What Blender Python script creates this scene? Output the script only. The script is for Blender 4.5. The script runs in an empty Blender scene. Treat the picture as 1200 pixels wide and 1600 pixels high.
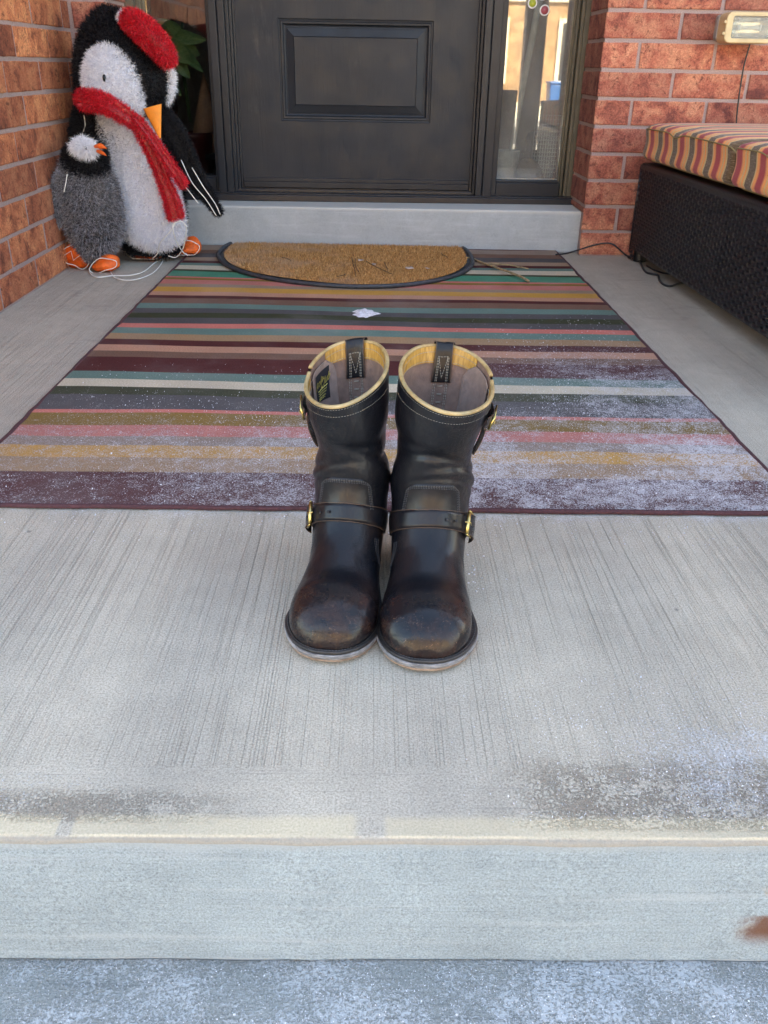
import bpy, bmesh, math, random
import numpy as np
from math import sin, cos, pi, radians as R_
from mathutils import Vector, Matrix

scene = bpy.context.scene
rng = np.random.default_rng(7)
random.seed(7)

# ------------------------------------------------------------------ camera
EYE_H = 0.638
F_PX = 1342.99
PITCH, YAW, ROLL = 0.478064, 0.0156593, 0.0180651
_F = np.array([sin(YAW)*cos(PITCH), cos(YAW)*cos(PITCH), -sin(PITCH)])
_R0 = np.array([cos(YAW), -sin(YAW), 0.0]); _U0 = np.cross(_R0, _F)
_R = cos(ROLL)*_R0 + sin(ROLL)*_U0
_U = -sin(ROLL)*_R0 + cos(ROLL)*_U0
cam_d = bpy.data.cameras.new('camera'); cam = bpy.data.objects.new('camera', cam_d)
scene.collection.objects.link(cam); scene.camera = cam
cam_d.sensor_fit = 'VERTICAL'; cam_d.sensor_height = 32.0; cam_d.lens = F_PX/1600*32.0
cam_d.clip_start = 0.02; cam_d.clip_end = 800
m = Matrix.Identity(4)
for i in range(3):
    m[i][0] = _R[i]; m[i][1] = _U[i]; m[i][2] = -_F[i]
m[2][3] = EYE_H
cam.matrix_world = m

# ------------------------------------------------------------------ sky and sun
SUN_EL, SUN_AZ = R_(38), R_(20)      # azimuth measured from +Y (behind the house) towards +X
world = bpy.data.worlds.new('World'); scene.world = world; world.use_nodes = True
wn = world.node_tree
sky = wn.nodes.new('ShaderNodeTexSky'); sky.sky_type = 'NISHITA'; sky.sun_disc = False
sky.sun_elevation = SUN_EL; sky.sun_rotation = SUN_AZ
sky.air_density = 1.0; sky.dust_density = 1.2
bg = wn.nodes['Background']; bg.inputs['Strength'].default_value = 0.15
wn.links.new(sky.outputs[0], bg.inputs[0])
sd = bpy.data.lights.new('sun', 'SUN'); sd.energy = 4.5; sd.angle = R_(0.5); sd.color = (1, .94, .84)
sun = bpy.data.objects.new('sun', sd); scene.collection.objects.link(sun)
dirv = Vector((sin(SUN_AZ)*cos(SUN_EL), cos(SUN_AZ)*cos(SUN_EL), sin(SUN_EL)))
sun.rotation_euler = dirv.to_track_quat('Z', 'Y').to_euler()
sun.location = dirv*30
vs = scene.view_settings
vs.view_transform = 'Standard'; vs.look = 'None'; vs.gamma = 1; vs.exposure = 3.1
vs.use_white_balance = True; vs.white_balance_temperature = 7900; vs.white_balance_tint = 10

# ------------------------------------------------------------------ measuring helpers
def _ray(u, v): return _F + (u-600)/F_PX*_R - (v-800)/F_PX*_U
def floor_at(u, v, z=0.0):
    d = _ray(u, v); p = np.array([0, 0, EYE_H]) + d*(z-EYE_H)/d[2]; return p
def at(u, v, Y):
    d = _ray(u, v); return np.array([0, 0, EYE_H]) + d*Y/d[1]

# ------------------------------------------------------------------ mesh helpers
C = scene.collection
class MB:
    def __init__(s): s.v = []; s.f = []; s.mi = []; s.tint = []
    def add(s, verts, faces, mi=0, tint=0.5):
        b = len(s.v); s.v.extend([tuple(map(float, p)) for p in verts])
        s.f.extend([tuple(i+b for i in f) for f in faces])
        s.mi.extend([mi]*len(faces)); s.tint.extend([tint]*len(faces)); return s
    def box(s, lo, hi, mi=0, tint=0.5, M=None):
        (a, b, c), (d, e, f) = lo, hi
        vv = [(a,b,c),(d,b,c),(d,e,c),(a,e,c),(a,b,f),(d,b,f),(d,e,f),(a,e,f)]
        if M is not None: vv = [M @ Vector(p) for p in vv]
        return s.add(vv, [(0,3,2,1),(4,5,6,7),(0,1,5,4),(1,2,6,5),(2,3,7,6),(3,0,4,7)], mi, tint)
    def grid(s, P, closed_u=False, closed_v=False, mi=0, tint=0.5, flip=False):
        P = np.asarray(P, float); n, k = P.shape[:2]; F = []
        for i in range(n if closed_u else n-1):
            for j in range(k if closed_v else k-1):
                a, b, c, d = i*k+j, i*k+(j+1) % k, ((i+1) % n)*k+(j+1) % k, ((i+1) % n)*k+j
                F.append((a, d, c, b) if flip else (a, b, c, d))
        return s.add(P.reshape(-1, 3), F, mi, tint)
    def tube(s, pts, r, n=8, mi=0, tint=0.5, closed=False, caps=True, flat=1.0):
        pts = np.asarray(pts, float); N = len(pts)
        rr = np.full(N, r) if np.isscalar(r) else np.asarray(r, float)
        if closed: T = np.roll(pts, -1, 0)-np.roll(pts, 1, 0)
        else: T = np.gradient(pts, axis=0)
        T /= np.linalg.norm(T, axis=1)[:, None]+1e-12
        up = np.array([0, 0, 1.0])
        if abs(T[0] @ up) > .9: up = np.array([0, 1.0, 0])
        nrm = up-(up @ T[0])*T[0]; nrm /= np.linalg.norm(nrm); rings = []
        for i in range(N):
            nrm = nrm-(nrm @ T[i])*T[i]; nrm /= np.linalg.norm(nrm)+1e-12
            bn = np.cross(T[i], nrm)
            rings.append([pts[i]+rr[i]*(cos(a)*nrm*flat+sin(a)*bn) for a in np.linspace(0, 2*pi, n, endpoint=False)])
        s.grid(rings, closed_u=closed, closed_v=True, mi=mi, tint=tint)
        if caps and not closed:
            b = len(s.v)-N*n
            s.f.append(tuple(b+i for i in range(n))[::-1]); s.f.append(tuple(b+(N-1)*n+i for i in range(n)))
            s.mi += [mi, mi]; s.tint += [tint, tint]
        return s
    def build(s, name, mats, parent=None, smooth=True, bevel=None, attr=None):
        me = bpy.data.meshes.new(name); me.from_pydata(s.v, [], s.f)
        if not isinstance(mats, (list, tuple)): mats = [mats]
        for m_ in mats: me.materials.append(m_)
        me.polygons.foreach_set('material_index', s.mi)
        me.polygons.foreach_set('use_smooth', [smooth]*len(s.f))
        a = me.attributes.new('tint', 'FLOAT', 'FACE'); a.data.foreach_set('value', s.tint)
        if attr:
            for k, (dom, typ, data) in attr.items():
                a = me.attributes.new(k, typ, dom)
                a.data.foreach_set('color' if typ == 'FLOAT_COLOR' else 'value', np.asarray(data, float).ravel())
        me.update()
        o = bpy.data.objects.new(name, me); C.objects.link(o)
        if parent is not None: o.parent = parent
        if bevel:
            b = o.modifiers.new('bevel', 'BEVEL'); b.width = bevel; b.segments = 2; b.limit_method = 'ANGLE'; b.angle_limit = R_(35)
        return o

def tag(o, label=None, cat=None, group=None, kind=None):
    if label: o['label'] = label
    if cat: o['category'] = cat
    if group: o['group'] = group
    if kind: o['kind'] = kind
    return o
def thing(name, label, cat, loc=(0, 0, 0), group=None):
    o = bpy.data.objects.new(name, None); C.objects.link(o); o.location = loc; o.empty_display_size = .05
    return tag(o, label, cat, group)
def struct(o): o['kind'] = 'structure'; return o

def catmull(keys, n, closed=False):
    K = np.asarray(keys, float)
    if closed: K = np.vstack([K[-1:], K, K[:2]])
    else: K = np.vstack([2*K[0]-K[1], K, 2*K[-1]-K[-2]])
    m_ = len(K)-3; out = []
    for q in np.linspace(0, m_, n, endpoint=not closed):
        i = min(int(q), m_-1); t = q-i; a, b, c, d = K[i:i+4]
        out.append(.5*((2*b)+(-a+c)*t+(2*a-5*b+4*c-d)*t*t+(-a+3*b-3*c+d)*t**3))
    return np.array(out)

# strands of pile / tinsel scattered on triangles of a builder, added to it as geometry
def fur(mb, n, length, width, droop=.35, curl=.8, mi=0, seed=1, tints=(.2, 1.0), nface=None, segs=2):
    g = np.random.default_rng(seed)
    V = np.array(mb.v); F = [f for f in (mb.f[:nface] if nface else mb.f)]
    tr = []
    for f in F:
        for k in range(1, len(f)-1): tr.append((f[0], f[k], f[k+1]))
    tr = np.array(tr); A, B, D = V[tr[:, 0]], V[tr[:, 1]], V[tr[:, 2]]
    nn = np.cross(B-A, D-A); ar = np.linalg.norm(nn, axis=1); nn /= ar[:, None]+1e-12
    idx = g.choice(len(tr), n, p=ar/ar.sum())
    r1, r2 = g.random(n), g.random(n); sq = np.sqrt(r1)[:, None]
    P = (1-sq)*A[idx]+sq*(1-r2[:, None])*B[idx]+sq*r2[:, None]*D[idx]
    N = nn[idx]
    d0 = N+curl*g.normal(size=(n, 3))*.5; d0 /= np.linalg.norm(d0, axis=1)[:, None]
    d1 = d0*.6+g.normal(size=(n, 3))*.5*curl+np.array([0, 0, -droop]); d1 /= np.linalg.norm(d1, axis=1)[:, None]
    L = length*g.uniform(.35, 1.5, n)[:, None]
    side = np.cross(d0, g.normal(size=(n, 3))); side /= np.linalg.norm(side, axis=1)[:, None]; side *= width*.72
    m1 = P+d0*L*.5; e = m1+d1*L*.5
    vv = np.stack([P-side, P+side, m1+side*.8, m1-side*.8, e], 1).reshape(-1, 3)
    b = len(mb.v); mb.v.extend(map(tuple, vv.tolist()))
    tt = g.uniform(*tints, n)
    for i in range(n):
        k = b+5*i
        mb.f.append((k, k+1, k+2, k+3)); mb.f.append((k+3, k+2, k+4))
        mb.mi += [mi, mi]; mb.tint += [float(tt[i])]*2
    return mb

# ------------------------------------------------------------------ material helper
class G:
    def __init__(s, name, **kw):
        s.m = bpy.data.materials.new(name); s.m.use_nodes = True; s.t = s.m.node_tree
        s.b = s.t.nodes['Principled BSDF']; s.out = s.t.nodes['Material Output']
        for k, v in kw.items(): s.set(k, v)
    N = {'col': 'Base Color', 'rough': 'Roughness', 'metal': 'Metallic', 'spec': 'Specular IOR Level', 'coat': 'Coat Weight',
         'coatr': 'Coat Roughness', 'trans': 'Transmission Weight', 'ior': 'IOR', 'sheen': 'Sheen Weight', 'sheenr': 'Sheen Roughness', 'sss': 'Subsurface Weight'}
    def put(s, sock, v):
        if hasattr(v, 'is_output') or isinstance(v, bpy.types.NodeSocket): s.t.links.new(v, sock)
        elif isinstance(v, (tuple, list)) and sock.type == 'RGBA': sock.default_value = (*v[:3], 1)
        else: sock.default_value = v
    def set(s, k, v): s.put(s.b.inputs[s.N.get(k, k)], v); return s
    def nd(s, typ, ins=None, **props):
        n = s.t.nodes.new('ShaderNode'+typ)
        for k, v in props.items(): setattr(n, k, v)
        for k, v in (ins or {}).items(): s.put(n.inputs[k], v)
        return n
    def obj(s): return s.nd('TexCoord').outputs['Object']
    def xyz(s, v=None):
        n = s.nd('SeparateXYZ', {0: v or s.obj()}); return n.outputs
    def vec(s, x, y, z=0.0): return s.nd('CombineXYZ', {0: x, 1: y, 2: z}).outputs[0]
    def scale(s, v, sc): return s.nd('Mapping', {'Vector': v, 'Scale': sc}).outputs[0]
    def noise(s, v, scale, detail=3, rough=.5, dist=0.0):
        return s.nd('TexNoise', {'Vector': v, 'Scale': scale, 'Detail': detail, 'Roughness': rough, 'Distortion': dist}).outputs[0]
    def voro(s, v, scale, feature='F1'): return s.nd('TexVoronoi', {'Vector': v, 'Scale': scale}, feature=feature).outputs[0]
    def math(s, op, a, b=0.0, c=0.0): return s.nd('Math', {0: a, 1: b, 2: c}, operation=op, use_clamp=False).outputs[0]
    def mul(s, a, b): return s.math('MULTIPLY', a, b)
    def addm(s, a, b): return s.math('ADD', a, b)
    def ss(s, x, a, b, lo=0.0, hi=1.0):
        return s.nd('MapRange', {0: x, 1: a, 2: b, 3: lo, 4: hi}, interpolation_type='SMOOTHSTEP').outputs[0]
    def mix(s, f, a, b, mode='MIX'):
        n = s.t.nodes.new('ShaderNodeMix'); n.data_type = 'RGBA'; n.blend_type = mode
        s.put(n.inputs[0], f); s.put(n.inputs[6], a); s.put(n.inputs[7], b); return n.outputs[2]
    def ramp(s, f, stops, interp='LINEAR'):
        n = s.nd('ValToRGB', {0: f}); r = n.color_ramp; r.interpolation = interp
        while len(r.elements) < len(stops): r.elements.new(.5)
        for e, (p, c) in zip(r.elements, stops):
            e.position = p; e.color = (*c, 1) if not np.isscalar(c) else (c, c, c, 1)
        return n.outputs[0]
    def attr(s, name, out='Fac'): return s.nd('Attribute', attribute_name=name).outputs[out]
    def bump(s, h, dist=.002, strength=1.0, normal=None):
        ins = {'Height': h, 'Distance': dist, 'Strength': strength}
        if normal is not None: ins['Normal'] = normal
        n = s.nd('Bump', ins).outputs[0]; s.put(s.b.inputs['Normal'], n); return n

def plain(name, col, rough=.5, metal=0.0, var=.15, nscale=40, bump=0.0, bscale=300, **kw):
    g = G(name, rough=rough, metal=metal, **kw); o = g.obj()
    n = g.noise(o, nscale, 4, .6)
    lo = tuple(c*(1-var) for c in col); hi = tuple(min(1, c*(1+var)) for c in col)
    g.set('col', g.ramp(n, [(.3, lo), (.7, hi)]))
    if bump: g.bump(g.noise(o, bscale, 3, .6), bump)
    return g.m

M = {}
# ---- brick
def brick_mat(name, dark, mid, lite):
    g = G(name, rough=.88); o = g.obj(); t = g.attr('tint')
    ov = g.nd('VectorMath', {0: o, 1: g.vec(g.mul(t, 13.0), g.mul(t, 7.0), g.mul(t, 5.0))}, operation='ADD').outputs[0]
    n1 = g.noise(ov, 14, 5, .62, .6); n2 = g.noise(ov, 190, 5, .75)
    n3 = g.noise(ov, 38, 5, .7, 1.2)
    c = g.ramp(g.addm(g.mul(n1, .78), g.mul(g.noise(ov, 95, 5, .75, .4), .22)), [(.36, dark), (.47, mid), (.60, lite)])
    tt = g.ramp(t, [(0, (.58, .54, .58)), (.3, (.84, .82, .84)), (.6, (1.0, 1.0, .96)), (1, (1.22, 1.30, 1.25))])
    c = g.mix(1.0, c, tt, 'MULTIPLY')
    c = g.mix(g.ss(n3, .54, .66, 0, .75), c, tuple(x*.5 for x in dark))
    sp = g.ramp(n2, [(.32, .55), (.5, 1.0), (.68, 1.5)])
    c = g.mix(.85, c, sp, 'MULTIPLY')
    eff = g.mul(g.ss(g.noise(ov, 55, 6, .8), .6, .74), g.ss(g.noise(ov, 9, 2), .5, .62))
    c = g.mix(g.mul(eff, .65), c, (.62, .5, .46))
    g.set('col', c)
    h = g.addm(g.mul(n2, .5), g.mul(g.noise(ov, 60, 4, .7), .7)); g.bump(h, .0035)
    return g.m
M['brick_l'] = brick_mat('warm_lit_brick', (.17, .045, .022), (.42, .125, .055), (.56, .215, .095))  # same brick as the right wall; warm bounce light put into the colour
M['brick_r'] = brick_mat('red_brick', (.17, .045, .034), (.37, .110, .070), (.49, .205, .125))
g = G('mortar', rough=.95); o = g.obj()
n = g.noise(o, 260, 4, .7)
g.set('col', g.ramp(n, [(.3, (.27, .19, .17)), (.7, (.45, .335, .31))])); g.bump(n, .003); M['mortar'] = g.m

# ---- concrete: broom-finished porch slab
def concrete_common(g, base, spk=1.0):
    o = g.obj()
    big = g.noise(o, 3.2, 5, .6); med = g.noise(o, 22, 5, .65); fine = g.noise(o, 420, 3, .7); fine2 = g.noise(o, 1300, 2, .7)
    lo, hi = tuple(c*.91 for c in base), tuple(c*1.08 for c in base)
    c = g.ramp(big, [(.3, lo), (.7, hi)])
    c = g.mix(1.0, c, g.ramp(med, [(.3, .92), (.7, 1.07)]), 'MULTIPLY')
    c = g.mix(.9*spk, c, g.ramp(fine, [(.30, .50), (.48, 1.0), (.70, 1.38)]), 'MULTIPLY')
    c = g.mix(.7*spk, c, g.ramp(fine2, [(.3, .62), (.7, 1.35)]), 'MULTIPLY')
    pits = g.ss(g.voro(o, 95), .07, .035)
    c = g.mix(g.mul(pits, .55), c, (.10, .095, .085))
    return o, c, big, med, fine, fine2
def frost(g, o, c, mask, sharp=.05, col=(.72, .76, .86), amt=.85, sc=1.0):
    """crystals of road salt and dry snow: coverage mask thresholds a fine clumpy noise"""
    n = g.addm(g.mul(g.noise(o, 330*sc, 2, .75, .4), .66), g.mul(g.noise(o, 40*sc, 5, .72, .5), .34))
    thr = g.math('SUBTRACT', .735, g.mul(mask, .255))
    f = g.nd('MapRange', {0: n, 1: g.math('SUBTRACT', thr, sharp), 2: g.math('ADD', thr, sharp), 3: 0.0, 4: amt}).outputs[0]
    return g.mix(f, c, col), f
def concrete_floor():
    g = G('broomed_concrete', rough=.9)
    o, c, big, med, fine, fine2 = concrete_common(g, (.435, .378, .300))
    X, Y, Z = g.xyz(o)[:3]
    edge = g.ss(g.addm(Y, g.mul(g.noise(o, 30, 2), .004)), .668, .660)            # the trowelled border band
    wob = g.mul(g.noise(g.vec(X, g.mul(Y, .3)), 2.2, 1), .025)
    lines = g.noise(g.vec(g.mul(g.addm(X, wob), 520), g.mul(Y, 1.3)), 1, 2, .75)
    lines2 = g.noise(g.vec(g.mul(g.addm(X, wob), 230), g.mul(Y, 1.3), 4.0), 1, 2, .7)
    bands = g.ss(g.noise(g.vec(g.mul(X, 9), g.mul(Y, .8)), 1, 3), .38, .62)
    inv = g.math('SUBTRACT', 1.0, edge)
    gr = g.mul(g.mul(g.ss(lines, .45, .33), g.addm(.5, g.mul(bands, .5))), inv)
    gr2 = g.mul(g.ss(lines2, .35, .26), g.mul(bands, inv))
    c = g.mix(g.mul(gr, .20), c, (.15, .14, .12)); c = g.mix(g.mul(gr2, .15), c, (.13, .12, .10))
    fl = g.noise(g.vec(g.mul(g.addm(X, wob), 900), g.mul(Y, 5)), 1, 2, .7); c = g.mix(g.mul(g.ss(fl, .48, .36), g.mul(inv, .20)), c, (.17, .15, .12))
    c = g.mix(g.mul(g.mul(g.ss(lines, .58, .7), inv), .18), c, (.52, .49, .44))
    xl = g.noise(g.vec(g.mul(X, 3), g.mul(Y, 260)), 1, 3, .7)
    c = g.mix(g.mul(edge, g.ss(xl, .45, .30, 0, .4)), c, (.19, .175, .15))
    # faint bluish rinse around the middle of the landing and dirt smudges
    # dark scaled patches near the nose, left and right
    dL = g.mul(g.ss(X, -.06, -.26, 0, .82), g.mul(g.ss(Y, .640, .612), g.ss(Y, .583, .594)))
    dR = g.mul(g.ss(X, .09, .22), g.mul(g.ss(Y, .70, .64), g.ss(Y, .577, .588)))
    nd_ = g.noise(o, 300, 5, .8, .4); nl = g.noise(o, 24, 5, .7)
    dm = g.mul(g.math('MAXIMUM', dL, dR), g.ss(g.addm(g.mul(nd_, .95), g.mul(nl, .6)), .76, .84))
    c = g.mix(g.mul(dm, .60), c, (.17, .125, .09))
    # other dirt on the left by the rug and small specks
    st = g.mul(g.ss(g.noise(g.scale(o, (5, 9, 1)), 1, 4, .65), .60, .70), g.ss(Y, 1.5, 2.4))
    c = g.mix(g.mul(st, .35), c, (.17, .14, .13))
    spk = g.ss(g.voro(g.scale(o, (1, 1, 1)), 6.5), .035, .018); c = g.mix(g.mul(spk, .6), c, (.12, .11, .10))
    # the pale rubbed nosing, broken in two places
    nb = g.math('ADD', Y, g.addm(g.mul(g.noise(o, 90, 5, .75), .010), g.mul(g.noise(o, 14, 3, .6), .010)))
    cream = g.mul(g.ss(nb, .612, .600), g.ss(Z, -.0022, -.0004))
    br = g.math('MAXIMUM', g.mul(g.ss(X, -.018, -.006), g.ss(X, .020, .012)), g.mul(g.ss(X, -.293, -.290), g.ss(X, -.275, -.280)))
    cream = g.mul(cream, g.math('SUBTRACT', 1.0, g.mul(br, .95)))
    cc = g.mix(.6, (.60, .49, .325), g.ramp(fine, [(.3, (.44, .36, .24)), (.7, (.72, .60, .42))]))
    c = g.mix(g.mul(cream, .8), c, cc)
    c = g.mix(g.ss(Z, -.0001, -.0020, 0, .8), c, (.24, .215, .18))  # rounded edge painted darker to offset the bright light it catches
    c = g.mix(g.mul(g.mul(g.ss(g.noise(o, 130, 5, .8), .60, .68), g.ss(Y, .584, .574)), .6), c, (.20, .18, .15))
    # salt
    mk = g.math('MAXIMUM', g.mul(g.mul(g.ss(X, .13, .42), g.ss(Y, .86, .66)), g.ss(Y, .578, .60)),
                g.mul(g.mul(g.ss(X, -.16, -.34), g.mul(g.ss(Y, .67, .64), g.ss(Y, .59, .60))), .55))
    mk = g.math('MAXIMUM', mk, g.mul(g.mul(g.ss(Y, 1.16, 1.235), g.ss(X, -1.1, .3, .55, 1.0)), g.ss(Y, 1.6, 1.3)))
    mk = g.math('MAXIMUM', mk, g.mul(g.ss(g.noise(o, 7, 3), .6, .72), .35))
    mk = g.mul(mk, g.ss(g.noise(o, 11, 3, .6), .25, .62, .45, 1.1))
    c, f = frost(g, o, c, mk, .06, (.60, .575, .56))
    g.set('col', c)
    h = g.math('SUBTRACT', g.addm(g.mul(fine, .35), g.mul(fine2, .2)), g.addm(g.mul(gr, .5), g.mul(gr2, .5)))
    h = g.addm(h, g.mul(f, .5))
    h = g.math('SUBTRACT', h, g.mul(dm, .5))
    g.bump(h, .0018); return g.m
M['floor'] = concrete_floor()
def concrete_riser():
    g = G('riser_concrete', rough=.85)
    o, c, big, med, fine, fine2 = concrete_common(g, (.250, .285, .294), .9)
    X, Y, Z = g.xyz(o)[:3]
    xl = g.noise(g.vec(g.mul(X, 4), 0.0, g.mul(Z, 300)), 1, 4, .7)
    xm = g.noise(g.vec(g.mul(X, 2.2), 0.0, g.mul(Z, 60)), 1, 4, .6)
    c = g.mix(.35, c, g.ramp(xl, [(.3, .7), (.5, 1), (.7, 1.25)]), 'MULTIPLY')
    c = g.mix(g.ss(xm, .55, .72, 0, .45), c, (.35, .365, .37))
    c = g.mix(g.ss(g.addm(Z, g.mul(med, .01)), -.004, -.012, .55, 0), c, (.30, .31, .30))
    # rust weeping from the right-hand rail anchor
    w = g.mul(g.noise(o, 45, 6, .75, .8), .05)
    xr = g.addm(X, w)
    rm = g.mul(g.ss(xr, .384, .412), g.mul(g.ss(g.math('SUBTRACT', Z, w), -.172, -.135), g.ss(g.addm(Z, w), -.093, -.101)))
    core = g.mul(g.ss(xr, .392, .418), g.mul(g.ss(Z, -.155, -.125), g.ss(g.addm(Z, g.mul(w, .5)), -.088, -.096)))
    c = g.mix(g.mul(rm, .6), c, (.26, .14, .045)); c = g.mix(g.mul(core, .92), c, (.115, .035, .010))
    l2 = g.mul(g.ss(xr, .405, .42), g.mul(g.ss(Z, -.075, -.070), g.ss(Z, -.060, -.066)))
    c = g.mix(g.mul(l2, .5), c, (.40, .25, .12))
    g.set('col', c); g.bump(g.addm(g.addm(g.mul(fine, .4), g.mul(fine2, .2)), g.mul(xl, .5)), .0012); return g.m
M['riser'] = concrete_riser()
def concrete_tread():
    g = G('frosted_step_concrete', rough=.9)
    o, c, big, med, fine, fine2 = concrete_common(g, (.25, .25, .23))
    X, Y, Z = g.xyz(o)[:3]
    xl = g.noise(g.vec(g.mul(X, 3), g.mul(Y, 170)), 1, 4, .7)
    c = g.mix(g.ss(xl, .48, .34, 0, .55), c, (.12, .125, .12))
    mk = g.mul(g.ss(X, -.75, .15, .62, 1.0), g.ss(g.noise(o, 9, 4, .6, .4), .30, .55, .45, 1.05))
    mk = g.mul(mk, g.ss(g.noise(g.vec(g.mul(X, 3), g.mul(Y, 40)), 1, 2), .2, .5, .7, 1))
    c, f = frost(g, o, c, mk, .07, (.50, .50, .50), .8, .9)
    g.set('col', c); g.bump(g.addm(g.addm(g.mul(fine, .4), g.mul(f, .8)), g.mul(xl, .5)), .002); return g.m
M['tread'] = concrete_tread()
g = G('doorstep_concrete', rough=.88)
o, c, big, med, fine, fine2 = concrete_common(g, (.40, .425, .425), .5)
X, Y, Z = g.xyz(o)[:3]
c = g.mix(g.ss(g.noise(g.scale(o, (4, 4, 70)), 1, 4, .6), .5, .75, 0, .4), c, (.56, .59, .59))
c = g.mix(g.mul(g.ss(Z, .138, .150), .6), c, (.58, .56, .50))
g.set('col', c); g.bump(g.mul(fine, .4), .001); M['doorstep'] = g.m

# ---- rug
g = G('striped_flatweave', rough=1.0, spec=.08); o = g.obj(); X, Y, Z = g.xyz(o)[:3]
c = g.attr('stripe', 'Color')
w1 = g.noise(g.vec(g.mul(X, 260), g.mul(Y, 420)), 1, 2, .7)
c = g.mix(.9, c, g.ramp(w1, [(.3, .66), (.5, 1), (.7, 1.32)]), 'MULTIPLY')
c = g.mix(.8, c, g.ramp(g.noise(o, 7, 5, .65), [(.3, .86), (.7, 1.12)]), 'MULTIPLY')
dust = g.ss(g.noise(g.vec(g.mul(X, 3), g.mul(Y, 3)), 1, 5, .65), .45, .75, 0, .16); c = g.mix(dust, c, (.42, .38, .35))
lw = g.noise(o, 4.2, 4, .6, .5)
near = g.ss(Y, 2.02, 1.45); rt = g.ss(g.math('SUBTRACT', X, g.mul(g.math('SUBTRACT', Y, 1.3), .12)), -.75, .45)
mk = g.mul(near, g.addm(.60, g.mul(rt, .33)))
r2 = g.mul(g.mul(g.ss(X, .12, .42), g.ss(Y, 2.45, 1.85)), .80); mk = g.math('MAXIMUM', mk, r2)
mk = g.mul(mk, g.ss(lw, .30, .60, .62, 1.12))
c = g.mix(g.mul(mk, .10), c, (.45, .43, .46)); c, f = frost(g, o, c, mk, .055, (.66, .63, .645), .80, 1.15)
g.set('col', c); g.bump(g.addm(g.mul(w1, .5), g.mul(f, .8)), .0016); M['rug'] = g.m
M['rug_edge'] = plain('rug_binding', (.075, .026, .030), .9, var=.3, nscale=200, bump=.001)

# ---- doors, frames, misc
g = G('charcoal_door_paint', rough=.42, spec=.32); o = g.obj()
gr = g.noise(g.scale(o, (55, 55, 5)), 1, 5, .7, 1.0)
c = g.ramp(g.noise(o, 3.5, 5, .65), [(.3, (.014, .0175, .023)), (.7, (.023, .027, .034))])
c = g.mix(g.ss(g.noise(g.scale(o, (9, 9, 2.2)), 1, 6, .75), .58, .78, 0, .32), c, (.12, .115, .11))
g.set('col', c); g.set('rough', g.ramp(g.noise(o, 12, 4), [(.3, .40), (.7, .56)])); g.bump(g.mul(gr, 1.0), .0009); M['door'] = g.m
g = G('charcoal_frame_paint', rough=.4, spec=.32); o = g.obj()
c = g.ramp(g.noise(o, 6, 4, .6), [(.3, (.015, .018, .023)), (.7, (.024, .027, .033))])
c = g.mix(g.ss(g.noise(g.scale(o, (40, 40, 6)), 1, 5, .8), .64, .78, 0, .35), c, (.16, .155, .15))
g.set('col', c); g.bump(g.noise(o, 150, 3), .0004); M['frame'] = g.m
M['sill'] = plain('sill_metal', (.012, .013, .018), .35, var=.35, nscale=30, bump=.0003)
M['beige_refl'] = plain('beige_reflection_paint', (.11, .095, .065), .4, var=.25, nscale=12, bump=.0003)  # beige reflection on the sidelight jambs put into their base colour
g = G('window_glass')
gl = g.nd('BsdfGlossy', {'Color': (1, 1, 1), 'Roughness': 0.0}).outputs[0]
tr = g.nd('BsdfTransparent', {'Color': (.86, .89, .88)}).outputs[0]
fr = g.nd('Fresnel', {'IOR': 1.52}).outputs[0]
bmp = g.nd('Bump', {'Height': g.noise(g.obj(), 5, 2), 'Distance': .0006}).outputs[0]
g.t.links.new(bmp, [n_ for n_ in g.t.nodes if n_.bl_idname == 'ShaderNodeBsdfAnisotropic' or n_.bl_idname == 'ShaderNodeBsdfGlossy'][0].inputs['Normal'])
ms = g.nd('MixShader', {0: g.math('MINIMUM', g.mul(fr, 3.2), 1.0), 1: tr, 2: gl}).outputs[0]
g.t.links.new(ms, g.out.inputs[0]); M['glass'] = g.m
def hazy():  # thin dust film, also standing in for the grey haze of reflections
    g = G('hazy_window_glass'); o = g.obj()
    gl = g.nd('BsdfGlossy', {'Color': (1, 1, 1), 'Roughness': .012}).outputs[0]; tr = g.nd('BsdfTransparent', {'Color': (.86, .89, .88)}).outputs[0]
    df = g.nd('BsdfDiffuse', {'Color': (.62, .61, .57)}).outputs[0]
    X, Y, Z = g.xyz(o)[:3]; n = g.noise(g.scale(o, (9, 9, 5)), 1, 6, .7)
    a = g.nd('MixShader', {0: g.ss(n, .30, .75, .10, .24), 1: tr, 2: df}).outputs[0]
    b = g.nd('MixShader', {0: g.math('MINIMUM', g.mul(g.nd('Fresnel', {'IOR': 1.52}).outputs[0], 2.4), 1.0), 1: a, 2: gl}).outputs[0]
    g.t.links.new(b, g.out.inputs[0]); return g.m
M['hazy'] = hazy()

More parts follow.
